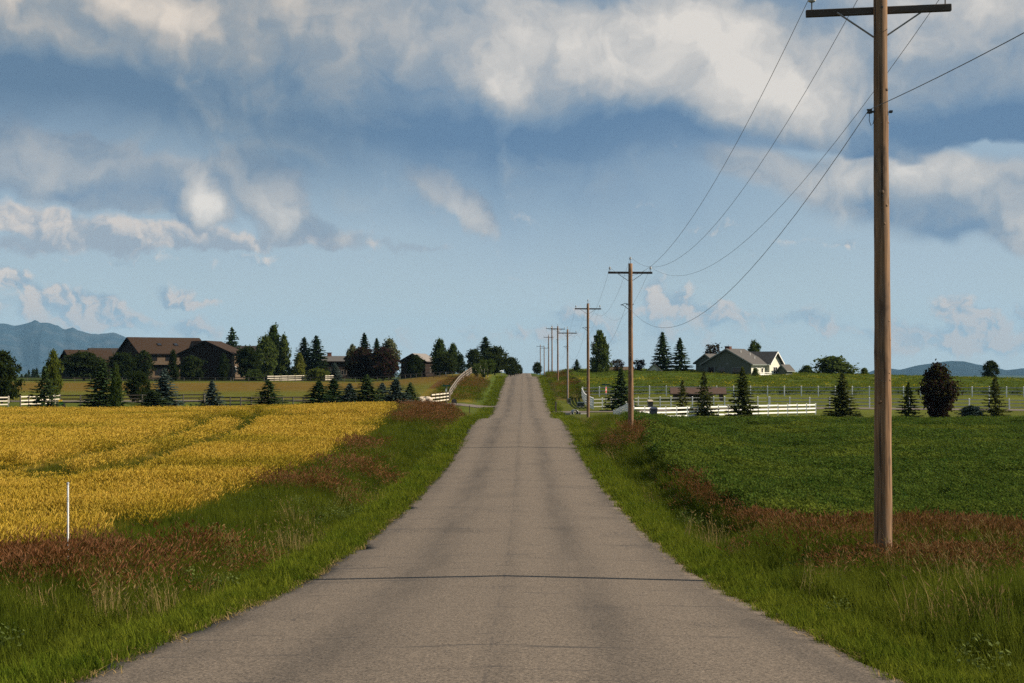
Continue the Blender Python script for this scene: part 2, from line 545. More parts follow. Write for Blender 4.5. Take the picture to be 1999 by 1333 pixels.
# where each crop stands
def wheat_edge(y):
    return -np.interp(y, [0, 26, 35, 60, 90, 120, 147], [9.6, 9.3, 8.9, 8.8, 9.2, 10.3, 12.6])
def in_wheat(x, y, grow=0.0):
    return (x < wheat_edge(y) + grow) & (y > 22) & (y < 146)
def alf_edge(y):
    return np.interp(y, [36, 60, 75, 90, 110, 132], [6.1, 6.0, 6.15, 6.9, 7.6, 8.6])
def in_alf(x, y, grow=0.0):
    front = 37.5 + 0.06 * (x - 6)
    return (x > alf_edge(y) - grow) & (y > front) & (y < 131)
def in_mustard(x, y):
    return (x > 8.5) & (y > 212) & (y < 345)
def track_mask(x, y):
    m = 0.0
    for ys_, xs_ in (((40, 59, 80, 100, 122, 150), (-18.9, -18.7, -19.2, -21.2, -24.5, -29)), ((40, 56, 77, 97, 118, 150), (-15.6, -15.5, -16.2, -17.8, -20.6, -25.4))):
        off = x - np.interp(y, ys_, xs_)
        m = np.maximum(m, np.exp(-(off / np.interp(y, [55, 100], [1.30, 0.85])) ** 4) * sstep(y, 44, 58) * (1 - sstep(y, 128, 142)))
    return m

# ---------------------------------------------------------------- ground sheet
def ground_colour(x, y):
    n = vnoise(x, y, 0.09, 21, 4)[:, None]
    n2 = vnoise(x, y, 0.35, 22, 3)[:, None]
    nb = vnoise(x * 0.25, y, 0.05, 23, 3)[:, None]
    def c(a):
        return np.array(a, dtype=float)[None, :]
    col = np.repeat(c((0.055, 0.075, 0.014)), len(x), 0)                       # verge turf
    col = np.where(n > 0.6, c((0.075, 0.075, 0.020)), col)
    far_l = (x < -3.6) & (y > 146)
    lawn = c((0.088, 0.108, 0.018)) * (0.8 + 0.4 * n)
    col = np.where(far_l[:, None], lawn, col)
    past = (x < -13 + 0 * y) & (y > 203) & (y < 330)
    pc = c((0.135, 0.110, 0.022)) * (1 - nb) + c((0.105, 0.125, 0.020)) * nb
    red = sstep(y + 26 * (nb[:, 0] - 0.5), 232, 258) * (1 - sstep(y + 40 * (n[:, 0] - 0.5), 292, 318))
    pc = pc * (1 - 0.6 * red[:, None]) + c((0.170, 0.085, 0.020)) * 0.6 * red[:, None]
    col = np.where(past[:, None], pc * (0.8 + 0.4 * n2), col)
    yard = (x < -20) & (y >= 330) & (y < 430)
    col = np.where(yard[:, None], c((0.05, 0.07, 0.015)), col)
    right_l = (x > 3.0) & (y > 131) & (y <= 212)
    col = np.where(right_l[:, None], c((0.105, 0.120, 0.020)) * (0.75 + 0.5 * n), col)
    must = in_mustard(x, y)
    mc = c((0.068, 0.105, 0.018)) * (0.75 + 0.5 * n2)
    yf = sstep(vnoise(x * 0.35, y, 0.06, 31, 3), 0.48, 0.64) * (0.35 + 0.65 * (1 - sstep(y, 225, 275)))
    mc = mc * (1 - 0.8 * yf[:, None]) + c((0.30, 0.25, 0.015)) * 0.8 * yf[:, None]
    col = np.where(must[:, None], mc, col)
    mound = (x < -3.9) & (x > -14) & (y > 196) & (y < 330)
    redm = (sstep(y, 222, 232) * (1 - sstep(y, 252, 264)))[:, None]
    mcol = c((0.165, 0.130, 0.022)) * (1 - redm) + c((0.12, 0.062, 0.02)) * redm
    mw = sstep(-x, 5.6, 7.2)[:, None]
    col = np.where(mound[:, None], mcol * mw + c((0.075, 0.105, 0.018)) * (1 - mw), col)
    bank = (x > 3.6) & (x < 9.5) & (y > 206) & (y < 420)
    bcol = c((0.075, 0.085, 0.018)) * (1 - n2) + c((0.12, 0.075, 0.025)) * n2
    col = np.where(bank[:, None], bcol, col)
    col = np.where(in_wheat(x, y)[:, None], c((0.24, 0.16, 0.035)), col)
    tk = (track_mask(x, y) > 0.4) & in_wheat(x, y)
    col = np.where(tk[:, None], c((0.045, 0.06, 0.012)), col)
    col = np.where(in_alf(x, y)[:, None], c((0.016, 0.036, 0.008)), col)
    rest = (y > 520) | (np.abs(x) > 260)
    col = np.where(rest[:, None], c((0.045, 0.062, 0.025)) * (0.7 + 0.6 * n), col)
    return np.clip(col * np.array([[0.74, 0.74, 0.58]]), 0, 1)

def build_ground():
    xs = np.concatenate([-np.geomspace(14000, 420, 26), np.arange(-400, -110, 10), np.arange(-110, -40, 2.5), np.arange(-40, -16, 0.9), np.arange(-16, 16, 0.35),
                         np.arange(16, 45, 0.9), np.arange(45, 130, 2.5), np.arange(130, 400, 10), np.geomspace(410, 14000, 26)])
    ys = np.concatenate([np.arange(-110, 6, 4), np.arange(6, 48, 0.5), np.arange(48, 150, 0.9), np.arange(150, 345, 1.4), np.arange(345, 700, 6), np.geomspace(710, 17000, 36)])
    X, Y = np.meshgrid(xs, ys)
    x, y = X.ravel(), Y.ravel()
    z = ground(x, y)
    z = z + 0.42 * in_wheat(x, y, -0.25) * (1 - 0.9 * track_mask(x, y)) + 0.50 * in_alf(x, y, -0.5) + 0.75 * in_mustard(x, y)
    nx, ny = len(xs), len(ys)
    i = np.arange(nx * ny).reshape(ny, nx)
    faces = np.stack([i[:-1, :-1], i[:-1, 1:], i[1:, 1:], i[1:, :-1]], -1).reshape(-1, 4)
    m, g = mat('turf_and_soil')
    a = g.node('ShaderNodeVertexColor', layer_name='land')
    p = position(g)
    n1 = g.noise(p, 9.0, 5, 0.65)
    n2 = g.noise(g.mapping(p, scale=(1, 0.35, 1)), 0.8, 5, 0.6)
    k = g.add(g.mul(n1, 0.9), g.add(g.mul(n2, 0.7), 0.2))
    col = g.vmath('SCALE', a.outputs[0], scale=k)
    finish(m, g, principled(g, col, 0.95, 0.05, n1, 0.7, 0.08))
    me = np_mesh('ground', np.stack([x, y, z], -1), faces, m, smooth=True)
    ca = me.color_attributes.new('land', 'FLOAT_COLOR', 'POINT')
    cc = np.concatenate([ground_colour(x, y), np.ones((len(x), 1))], 1).astype(np.float32)
    ca.data.foreach_set('color', cc.ravel())
    tag(obj('ground', me), kind='structure')
build_ground()

# ---------------------------------------------------------------- road
def build_road():
    m, g = mat('worn_chip_seal')
    p = position(g)
    x, y, z = g.sep(p)
    wob = g.mul(g.sub(g.noise(g.xyz(0.0, y, 0.0), 0.09, 3, 0.5), 0.5), 0.18)
    s = g.add(g.sub(x, XC), wob)
    long_n = g.noise(g.mapping(p, scale=(1.6, 0.12, 1)), 1.0, 5, 0.6)
    patch_n = g.noise(p, 0.35, 4, 0.55)
    def lane(c, w):
        d = g.math('ABSOLUTE', g.sub(s, c))
        return g.ramp(d, w, 0.0)
    dark = g.mul(lane(-1.55, 0.8), 0.55)
    dark = g.add(dark, g.mul(lane(1.30, 0.72), 0.46))
    dark = g.add(dark, g.mul(lane(0.04, 0.26), 0.26))
    edge = g.ramp(g.math('ABSOLUTE', s), 2.45, 3.3)
    dark = g.add(dark, g.mul(edge, 0.55))
    dark = g.mul(dark, g.ramp(long_n, 0.25, 0.75, 0.25, 1.25))
    dark = g.add(dark, g.mul(g.ramp(patch_n, 0.52, 0.75), 0.25))
    base = g.mix(g.sat(dark), (0.126, 0.100, 0.076), (0.041, 0.034, 0.028))
    # stone chips of every shade from pale quartz to black bitumen between them
    vor = g.node('ShaderNodeTexVoronoi', feature='F1')
    g.put(vor.inputs['Vector'], p)
    vor.inputs['Scale'].default_value = 55.0
    chip = g.sep(vor.outputs['Color'])[0]
    n_f = g.noise(p, 34.0, 5, 0.75)
    sp = g.add(g.mul(chip, 0.5), g.mul(n_f, 1.3))
    col = g.vmath('SCALE', base, scale=g.ramp(sp, 0.50, 1.30, 0.22, 1.86, smooth=False))
    # old tar: the longitudinal joint and a few smears
    joint = g.mul(lane(-0.02, 0.035), g.ramp(g.noise(g.xyz(0.0, y, 0.0), 0.6, 3, 0.6), 0.42, 0.60))
    tar_n = g.noise(g.mapping(p, scale=(0.55, 1.6, 1), loc=(3.3, 1.2, 0)), 0.9, 2, 0.5)
    smear = g.mul(g.ramp(tar_n, 0.70, 0.76), 0.55)
    crack_n = g.noise(g.mapping(p, scale=(0.06, 1.0, 1)), 0.55, 4, 0.6)
    crack = g.mul(g.ramp(g.math('ABSOLUTE', g.sub(crack_n, 0.52)), 0.0050, 0.0), 0.65)
    crack2 = g.noise(g.mapping(p, scale=(0.9, 0.10, 1), loc=(2, 5, 0)), 0.9, 5, 0.6)
    crack = g.add(crack, g.mul(g.mul(g.ramp(g.math('ABSOLUTE', g.sub(crack2, 0.5)), 0.006, 0.0), g.ramp(patch_n, 0.5, 0.62)), 0.5))
    t = g.sat(g.add(g.add(g.mul(joint, 0.35), smear), crack))
    col = g.mix(t, col, (0.036, 0.032, 0.030))
    finish(m, g, principled(g, col, 0.9, 0.25, sp, 0.5, 0.012))
    ys = np.concatenate([np.arange(-70, 6, 2.0), np.arange(6, 60, 0.2), np.arange(60, 160, 0.5), np.arange(160, 600, 1.5)])
    ss = np.array([-HALF - 0.02, -HALF, -3.1, -2.4, -1.6, -0.8, 0, 0.8, 1.6, 2.4, 3.1, HALF, HALF + 0.02])
    S, Y = np.meshgrid(ss, ys)
    drift = -0.9 * sstep(Y, 300, 480)
    jl = 0.16 * (vnoise(Y, 0 * Y, 0.5, 41, 4) - 0.5) * 2 + 0.10 * (vnoise(Y, 0 * Y, 2.2, 42, 2) - 0.5)
    jr = 0.10 * (vnoise(Y, 0 * Y, 0.4, 43, 4) - 0.5) * 2 + 0.06 * (vnoise(Y, 0 * Y, 2.4, 44, 2) - 0.5)
    # the edge broke away at one spot on the left
    jl = jl + 0.20 * np.exp(-((Y - 33.6) / 0.55) ** 2) + 0.22 * np.exp(-((Y - 47.5) / 0.6) ** 2)
    wl = sstep(-S, 2.0, HALF)
    wr = sstep(S, 2.0, HALF)
    X = XC + S * road_half(Y) / HALF + jl * wl + jr * wr + drift
    Z = road_z(Y) - 0.022 * np.abs(S) - 0.10 * (np.abs(S) > HALF + 0.01)
    nx, ny = len(ss), len(ys)
    i = np.arange(nx * ny).reshape(ny, nx)
    faces = np.stack([i[:-1, :-1], i[:-1, 1:], i[1:, 1:], i[1:, :-1]], -1).reshape(-1, 4)
    me = np_mesh('road', np.stack([X.ravel(), Y.ravel(), Z.ravel()], -1), faces, m, smooth=True)
    tag(obj('road', me), kind='structure')

    md, gd = mat('drive_asphalt')
    pd = position(gd)
    nd = gd.noise(pd, 3.0, 6, 0.65)
    cd = gd.mix(gd.ramp(nd, 0.3, 0.7), (0.11, 0.092, 0.078), (0.16, 0.132, 0.108))
    finish(md, gd, principled(gd, cd, 0.9, 0.2, nd, 0.4, 0.01))
    for name, pts, w0 in (('driveway', [(-2.9, 187.5), (-8, 189), (-14, 192), (-24, 197), (-45, 199), (-90, 200)], 5.0),
                          ('driveway', [(2.6, 170), (8, 170.3), (10.3, 172), (19, 178), (36, 187), (61, 186), (110, 186)], 4.6)):
        pts = np.array(pts, dtype=float)
        seg = np.concatenate([[0], np.cumsum(np.hypot(*np.diff(pts, axis=0).T))])
        u = np.arange(0, seg[-1], 0.8)
        cx, cy = np.interp(u, seg, pts[:, 0]), np.interp(u, seg, pts[:, 1])
        k = np.ones(9) / 9
        cx, cy = np.convolve(np.pad(cx, 4, 'edge'), k, 'valid'), np.convolve(np.pad(cy, 4, 'edge'), k, 'valid')
        tx, ty = np.gradient(cx), np.gradient(cy)
        l = np.hypot(tx, ty)
        tx, ty = tx / l, ty / l
        half = w0 / 2 + 2.2 * np.exp(-u / 2.2)
        cols = np.linspace(-1, 1, 7)
        X = cx[:, None] - ty[:, None] * half[:, None] * cols
        Y = cy[:, None] + tx[:, None] * half[:, None] * cols
        Z = ground(X, Y) + 0.045
        Z = np.minimum.reduce([Z, Z]) + 0.03 * (1 - np.abs(cols))
        n, c_ = X.shape
        i = np.arange(n * c_).reshape(n, c_)
        f = np.stack([i[:-1, :-1], i[:-1, 1:], i[1:, 1:], i[1:, :-1]], -1).reshape(-1, 4)
        if pts[-1, 0] > 0:
            f = f[:, ::-1]
        tag(obj(name, np_mesh(name, np.stack([X.ravel(), Y.ravel(), Z.ravel()], -1), f, md, smooth=True)), kind='structure')
build_road()

# ---------------------------------------------------------------- mountains on the horizon
def build_range(name, prof, dist, depth, seed, rough, colour):
    pr = np.array(prof, dtype=float)
    px = np.arange(pr[0, 0], pr[-1, 0] + 1, 5.0)
    top = (HY - np.interp(px, pr[:, 0], pr[:, 1])) / F_PX * dist
    top = top + rough * (vnoise(px, 0 * px, 0.05, seed, 4) - 0.5) * np.clip(top / 150, 0.2, 1)
    k = np.linspace(-1, 1, 44)                              # -1 foot on this side, 0 ridge, 1 foot behind
    PX, K = np.meshgrid(px, k)
    T = np.meshgrid(top, k)[0]
    base = -60.0
    rise = 1 - np.abs(K) ** 0.85
    D = dist + depth * K
    spur = vnoise(PX + 25 * K * np.sin(PX * 0.05), K * 6, 0.035, seed + 3, 4) - 0.5
    Z = base + (T - base) * rise + 0.20 * np.maximum(T, 20) * spur * 4 * rise * (1 - rise) * 1.6
    X = (PX - VX) / F_PX * D
    n, c_ = X.shape
    i = np.arange(n * c_).reshape(n, c_)
    f = np.stack([i[:-1, :-1], i[:-1, 1:], i[1:, 1:], i[1:, :-1]], -1).reshape(-1, 4)
    m, g = mat(name + '_forest_and_rock')
    p = position(g)
    nz = g.noise(p, 0.004, 6, 0.6)
    finish(m, g, principled(g, g.mix(g.ramp(nz, 0.42, 0.7), colour[0], colour[1]), 1.0, 0.0))
    tag(obj(name, np_mesh(name, np.stack([X.ravel(), D.ravel(), Z.ravel()], -1), f, m, smooth=True)), kind='structure')
build_range('mountain_range', [(-900, 690), (-600, 640), (-400, 610), (-250, 633), (-120, 622), (0, 628), (25, 630), (40, 628), (58, 624), (66, 619), (76, 625), (95, 627), (113, 632), (122, 639), (140, 636), (152, 641), (175, 645),
                              (190, 648), (222, 646), (240, 654), (262, 667), (290, 690), (320, 712), (350, 735)], 15000, 2600, 5, 22, ((0.010, 0.020, 0.030), (0.040, 0.045, 0.050)))
build_range('hills', [(1560, 738), (1640, 736), (1690, 728), (1705, 722), (1735, 718), (1756, 721), (1790, 712), (1830, 706), (1855, 703), (1880, 704), (1905, 710), (1940, 716), (1962, 722), (1985, 719),
                      (2010, 716), (2060, 712), (2140, 722), (2300, 709), (2500, 700), (2700, 730)], 10500, 1800, 9, 10, ((0.010, 0.020, 0.028), (0.018, 0.028, 0.034)))

# the air: faint blue haze over the whole valley
def build_haze():
    mb = MB().box((0, 4000, 235), (30000, 29000, 690))
    m, g = mat('valley_haze')
    v = g.node('ShaderNodeVolumePrincipled')
    v.inputs['Color'].default_value = (0.34, 0.66, 1.0, 1)
    v.inputs['Density'].default_value = HAZE
    v.inputs['Anisotropy'].default_value = 0.0
    o = g.node('ShaderNodeOutputMaterial')
    m.node_tree.links.new(v.outputs[0], o.inputs['Volume'])
    h = mb.build('haze', m)
    tag(h, kind='stuff')
HAZE = 0.000029
build_haze()

# ---------------------------------------------------------------- crops and grasses (stuff)
M_GRASS = leafy('grass_blades', (0.028, 0.048, 0.005), (0.100, 0.115, 0.012), 0.30)
M_MOWN = leafy('mown_grass_blades', (0.046, 0.078, 0.006), (0.130, 0.146, 0.015), 0.28)
M_SEED = leafy('reddish_seed_heads', (0.100, 0.036, 0.013), (0.27, 0.130, 0.064), 0.2, tint=1.3)
M_DRY = leafy('dry_straw', (0.22, 0.15, 0.06), (0.36, 0.26, 0.12), 0.25)
M_WHEAT = leafy('ripening_wheat_heads', (0.40, 0.285, 0.026), (0.62, 0.43, 0.085), 0.18, 0.07, (0.30, 0.235, 0.024))
M_WSTEM = leafy('wheat_stems', (0.090, 0.098, 0.010), (0.22, 0.175, 0.022), 0.20, 0.07, (0.060, 0.074, 0.008))
M_UNRIPE = leafy('unripe_wheat_stems', (0.034, 0.046, 0.006), (0.095, 0.095, 0.012), 0.2)
M_WEED = leafy('pale_weed_leaves', (0.060, 0.085, 0.022), (0.12, 0.15, 0.045), 0.25)
M_ALF = leafy('alfalfa_leaves', (0.022, 0.048, 0.008), (0.070, 0.105, 0.018), 0.25, 0.14, (0.085, 0.110, 0.016), tint=1.0)
M_MUST = leafy('mustard_stems', (0.060, 0.088, 0.011), (0.085, 0.110, 0.015), 0.3)
M_YEL = leafy('yellow_flowers', (0.30, 0.23, 0.010), (0.36, 0.29, 0.015), 0.2)

def blades(n, h, spread, w, lean, r, head=None):
    """n grass blades (each three triangles); head = (material, length, width) adds a seed head"""
    V, T, MI = [], [], []
    for _ in range(n):
        a, rr = r.uniform(0, 6.283), spread * math.sqrt(r.uniform(0, 1))
        b = Vector((rr * math.cos(a), rr * math.sin(a), 0))
        hh = h * r.uniform(0.55, 1.1)
        la = r.uniform(0, 6.283)
        ld = Vector((math.cos(la), math.sin(la), 0)) * lean * hh * r.uniform(0.2, 1.0)
        sd = Vector((math.cos(la + 1.57 + r.uniform(-.6, .6)), math.sin(la + 1.57), 0)) * w * r.uniform(0.7, 1.2) / 2
        mid = b + ld * 0.35 + Vector((0, 0, hh * 0.6))
        tip = b + ld + Vector((0, 0, hh))
        o = len(V)
        V += [b - sd, b + sd, mid - sd * 0.8, mid + sd * 0.8, tip]
        T += [(o, o + 1, o + 3), (o, o + 3, o + 2), (o + 2, o + 3, o + 4)]
        MI += [0, 0, 0]
        if head and r.uniform(0, 1) < head[3]:
            L, W = head[1] * r.uniform(0.7, 1.2), head[2] * r.uniform(0.7, 1.2)
            ax = (tip - mid).normalized()
            ax = (ax + ld.normalized() * 0.35).normalized() if ld.length > 0 else ax
            for k in range(2):
                q = ax.cross(Vector((math.cos(la + k * 1.57), math.sin(la + k * 1.57), 0.1))).normalized() * W / 2
                o = len(V)
                V += [tip - ax * L * 0.25, tip + ax * L * 0.2 + q, tip + ax * L * 0.2 - q, tip + ax * L * 0.75]
                T += [(o, o + 1, o + 2), (o + 1, o + 3, o + 2)]
                MI += [head[0], head[0]]
    return np.array([tuple(v) for v in V]), np.array(T), MI
def leaves_clump(n, h, spread, size, r, flower=0.0):
    V, T, MI = [], [], []
    for _ in range(n):
        a, rr = r.uniform(0, 6.283), spread * math.sqrt(r.uniform(0, 1))
        z = h * (1 - 0.35 * (rr / spread) ** 2) * r.uniform(0.55, 1.0)
        c = Vector((rr * math.cos(a), rr * math.sin(a), z))
        nrm = Vector((r.gauss(0, 0.7), r.gauss(0, 0.7), 1)).normalized()
        u = nrm.cross(Vector((math.cos(a * 3), math.sin(a * 5), 0.2))).normalized()
        v = nrm.cross(u)
        s = size * r.uniform(0.6, 1.3)
        o = len(V)
        V += [c - u * s, c + v * s * 0.55, c + u * s, c - v * s * 0.55]
        T += [(o, o + 1, o + 2), (o, o + 2, o + 3)]
        k = 1 if r.uniform(0, 1) < flower else 0
        MI += [k, k]
    return np.array([tuple(v) for v in V]), np.array(T), MI

def protos(name, makers, mats):
    col = bpy.data.collections.new(name)
    for i, mk in enumerate(makers):
        V, T, MI = mk(random.Random(100 + i))
        o = bpy.data.objects.new(name + '_clump', np_mesh(name + '_clump', V, T, mats, mat_idx=MI))
        col.objects.link(o)
    return col
def scatter(name, label, cat, col, pts, scl, tilt=0.12):
    """one 'stuff' object: points that carry a clump each (geometry nodes)"""
    n = len(pts)
    me = bpy.data.meshes.new(name)
    me.vertices.add(n)
    me.vertices.foreach_set('co', np.asarray(pts, dtype=np.float32).ravel())
    rot = np.stack([rng.normal(0, tilt, n), rng.normal(0, tilt, n), rng.uniform(0, 6.283, n)], -1).astype(np.float32)
    a = me.attributes.new('rot', 'FLOAT_VECTOR', 'POINT')
    a.data.foreach_set('vector', rot.ravel())
    a = me.attributes.new('scl', 'FLOAT_VECTOR', 'POINT')
    scl = np.asarray(scl, dtype=np.float32)
    if scl.ndim == 1:
        scl = np.repeat(scl[:, None], 3, 1)
    a.data.foreach_set('vector', np.ascontiguousarray(scl, dtype=np.float32).ravel())
    me.update()
    o = tag(obj(name, me), label, cat, kind='stuff')
    ng = bpy.data.node_groups.new(name + '_scatter', 'GeometryNodeTree')
    ng.interface.new_socket('Geometry', in_out='INPUT', socket_type='NodeSocketGeometry')
    ng.interface.new_socket('Geometry', in_out='OUTPUT', socket_type='NodeSocketGeometry')
    gi, go = ng.nodes.new('NodeGroupInput'), ng.nodes.new('NodeGroupOutput')
    iop = ng.nodes.new('GeometryNodeInstanceOnPoints')
    ci = ng.nodes.new('GeometryNodeCollectionInfo')
    ci.inputs['Collection'].default_value = col
    ci.inputs['Separate Children'].default_value = True
    ci.inputs['Reset Children'].default_value = True
    r_ = ng.nodes.new('GeometryNodeInputNamedAttribute')
    r_.data_type = 'FLOAT_VECTOR'
    r_.inputs['Name'].default_value = 'rot'
    s_ = ng.nodes.new('GeometryNodeInputNamedAttribute')
    s_.data_type = 'FLOAT_VECTOR'
    s_.inputs['Name'].default_value = 'scl'
    iop.inputs['Pick Instance'].default_value = True
    L = ng.links.new
    L(gi.outputs[0], iop.inputs['Points'])
    L(ci.outputs[0], iop.inputs['Instance'])
    L(r_.outputs[0], iop.inputs['Rotation'])
    L(s_.outputs[0], iop.inputs['Scale'])
    L(iop.outputs[0], go.inputs[0])
    md = o.modifiers.new('scatter', 'NODES')
    md.node_group = ng
    return o

def spots(x0, x1, y0, y1, per_m2, keep):
    n = int((x1 - x0) * (y1 - y0) * per_m2)
    x, y = rng.uniform(x0, x1, n), rng.uniform(y0, y1, n)
    k = keep(x, y)
    return x[k], y[k]
def seen(x, y, margin=4.0):
    return (x > -0.365 * y - margin) & (x < 0.345 * y + margin)
def near_pole(x, y):
    return np.abs(np.hypot(x - 6.03, y - 25.9)) < 0.25

def red_patch(x, y):
    """where the tall grass has gone to red-brown seed"""
    r = np.zeros_like(x)
    def e(cx, cy, rx, ry, a=1.0):
        nonlocal r
        r = np.maximum(r, a * np.exp(-(((x - cx) / rx) ** 2 + ((y - cy) / ry) ** 2)))
    e(-7.8, 25.0, 2.0, 3.8)
    e(-6.2, 30, 1.4, 2.2, 0.75)
    e(-7.0, 51, 1.8, 2.4)
    e(-6.4, 61.5, 1.9, 2.8)
    e(-7.8, 75, 1.2, 5, 0.6)
    e(-6.8, 112, 2.4, 12)
    e(-7.4, 132, 2.8, 12)
    e(6.5, 25.3, 1.5, 3.0, 0.95)
    e(11.0, 30.5, 5.5, 4.6)
    e(5.9, 37, 0.6, 4.5, 0.95)
    e(5.8, 50, 0.5, 9.0, 0.9)
    e(5.6, 82, 1.7, 4.5, 0.95)
    return r * (0.65 + 0.7 * vnoise(x, y, 0.6, 77, 3))

def build_grass():
    edge_l, edge_r = XC - HALF, XC + HALF
    # mown strip beside the asphalt
    mown = protos('mown_grass', [lambda r: blades(60, 0.15, 0.17, 0.010, 0.6, r)] * 4 + [lambda r: blades(46, 0.22, 0.19, 0.013, 0.9, r)] * 2 + [lambda r: blades(26, 0.30, 0.12, 0.015, 0.7, r)], [M_MOWN])
    P, S = [], []
    for y0, y1, dens, sc in ((8, 24, 70, 0.9), (24, 45, 42, 1.15), (45, 80, 20, 1.6), (80, 150, 9, 2.3), (150, 300, 2.8, 3.2)):
        for x0, x1 in ((edge_l - 1.9, edge_l + 0.12), (edge_r - 0.10, edge_r + 1.7)):
            def keep(x, y):
                a = np.abs(x - XC)
                lim = road_half(y) + (1.15 if x0 < 0 else 1.05) + 0.5 * (vnoise(x, y, 0.8, 51, 2) - 0.5)
                over = a > road_half(y) + 0.02 + 0.10 * (vnoise(x, y, 1.4, 52, 2) - 0.55) * 2
                side = ~((x < 0) & (np.abs(y - 188.5) < 3.2)) & ~((x > 0) & (np.abs(y - 170) < 3.2))
                return over & (a < lim) & side
            x, y = spots(x0, x1, y0, y1, dens, keep)
            P.append(np.stack([x, y, ground(x, y) - 0.01], -1))
            h = np.clip((np.abs(x - XC) - HALF + 0.12) / 0.5, 0.35, 1.0)
            S.append(np.stack([np.full(len(x), sc), np.full(len(x), sc), (0.55 + 0.45 * h) * (0.8 + 0.4 * rng.random(len(x))) * min(sc, 1.5)], -1))
    scatter('mown_verge_grass', 'short bright green grass along both edges of the road', 'grass', mown, np.concatenate(P), np.concatenate(S))
    # dry clippings and straw on the broken edge
    straw = protos('straw', [lambda r: blades(16, 0.05, 0.14, 0.010, 3.5, r)] * 3, [M_DRY])
    y = rng.uniform(10, 90, 900)
    x = np.where(rng.random(900) < 0.72, XC - road_half(y) - 0.02 + rng.normal(0, 0.06, 900), XC + road_half(y) + 0.02 + rng.normal(0, 0.05, 900))
    scatter('edge_straw', 'pale dry straw lying along the broken asphalt edges', 'straw', straw, np.stack([x, y, ground(x, y) + 0.035], -1), rng.uniform(0.6, 1.3, 900))
    # tall verge grass
    tall = protos('tall_grass', [lambda r: blades(54, 0.62, 0.24, 0.011, 0.45, r)] * 4 + [lambda r: blades(34, 0.52, 0.26, 0.020, 0.8, r)] * 2 + [lambda r: blades(40, 0.72, 0.16, 0.013, 0.3, r)], [M_GRASS])
    redp = protos('seed_grass', [lambda r: blades(52, 0.76, 0.27, 0.007, 0.42, r, (1, 0.13, 0.022, 0.62))] * 5, [M_GRASS, M_SEED])
    P, S, P2, S2 = [], [], [], []
    for y0, y1, dens, sc in ((10, 30, 17, 0.85), (30, 50, 13, 1.0), (50, 90, 6.5, 1.25), (90, 150, 3.6, 1.6)):
        def keep_l(x, y):
            a = np.abs(x - XC)
            return (a > HALF + 0.9 + 0.5 * vnoise(x, y, 0.8, 53, 2)) & (x > wheat_edge(y) - 1.2) & seen(x, y, 6) & ~near_pole(x, y)
        def keep_r(x, y):
            a = np.abs(x - XC)
            return (a > HALF + 0.85 + 0.5 * vnoise(x, y, 0.8, 54, 2)) & ~in_alf(x, y, -0.6) & seen(x, y, 6) & ~near_pole(x, y) & (y < 128)
        for (x0, x1, kp) in ((-16, edge_l - 0.8, keep_l), (edge_r + 0.7, 20 if y0 < 50 else 10, keep_r)):
            x, y = spots(x0, x1, y0, y1, dens, kp)
            rd = red_patch(x, y)
            isred = rd > 0.14 + 0.90 * rng.random(len(x))
            a = np.abs(x - XC) - HALF
            # left verge stays low for the first metres, then tall
            hs = np.where(x < 0, 0.45 + 0.55 * sstep(a, 1.0, 3.4), (0.62 + 0.38 * sstep(a, 0.9, 2.0)) * np.where((y > 34) & (x < 5.4), 0.58, 1.0)) * (0.72 + 0.5 * vnoise(x, y, 0.45, 55, 3))
            hs = hs * np.where((x > 4.6) & (x < 8.5) & (y > 19.5) & (y < 26.5), 0.55, 1.0)
            z = ground(x, y) - 0.03
            sxy = sc * rng.uniform(0.8, 1.25, len(x))
            pts = np.stack([x, y, z], -1)
            scs = np.stack([sxy, sxy, hs * min(1.25, max(1.0, sc * 0.9))], -1)
            P.append(pts[~isred]); S.append(scs[~isred])
            P2.append(pts[isred]); S2.append(scs[isred] * np.array([1, 1, 1.0]))
    weeds = protos('weeds', [lambda r: leaves_clump(80, 0.40, 0.22, 0.022, r)] * 3, [M_WEED])
    drys = protos('dry_stems', [lambda r: blades(16, 0.80, 0.26, 0.007, 0.45, r, (1, 0.11, 0.020, 0.7))] * 3, [M_DRY, M_DRY])
    Wp, Ws, Dp, Ds = [], [], [], []
    for y0, y1, dens in ((12, 50, 1.5), (50, 130, 0.5)):
        for x0, x1 in ((-9.5, edge_l - 0.9), (edge_r + 0.9, 13 if y0 < 40 else 6.4)):
            x, y = spots(x0, x1, y0, y1, dens, lambda x, y: seen(x, y, 4) & ~in_alf(x, y, -0.2) & ~in_wheat(x, y, 0.3))
            cl = vnoise(x, y, 0.35, 91, 2)
            for sel, A, B, k in ((cl > 0.56, Wp, Ws, 1.0), (cl < 0.36, Dp, Ds, 0.8)):
                A.append(np.stack([x, y, ground(x, y)], -1)[sel])
                B.append((k * rng.uniform(0.7, 1.3, len(x)))[sel])
    scatter('verge_weeds', 'pale broad-leaved weeds among the verge grass', 'weeds', weeds, np.concatenate(Wp), np.concatenate(Ws))
    scatter('dry_stems', 'straw-coloured dry stems standing in the verge grass', 'grass', drys, np.concatenate(Dp), np.concatenate(Ds), 0.18)
    # red grass on the mound left of the far road and on the bank to the right
    def far_keep(x, y):
        return ((x < -5.8) & (x > -12.5) & (y > 198) & (y < 262)) | ((x > 4.8) & (x < 9) & (y > 207) & (y < 320))
    x, y = spots(-13, 9.5, 196, 322, 0.9, far_keep)
    sc = rng.uniform(1.8, 3.0, len(x))
    rd = vnoise(x, y, 0.12, 88, 3) > np.where(x < 0, np.where((y > 226) & (y < 258), 0.30, 0.62), 0.58)
    pts, scs = np.stack([x, y, ground(x, y) - 0.03], -1), np.stack([sc, sc, 0.55 + 0.5 * rng.random(len(x))], -1)
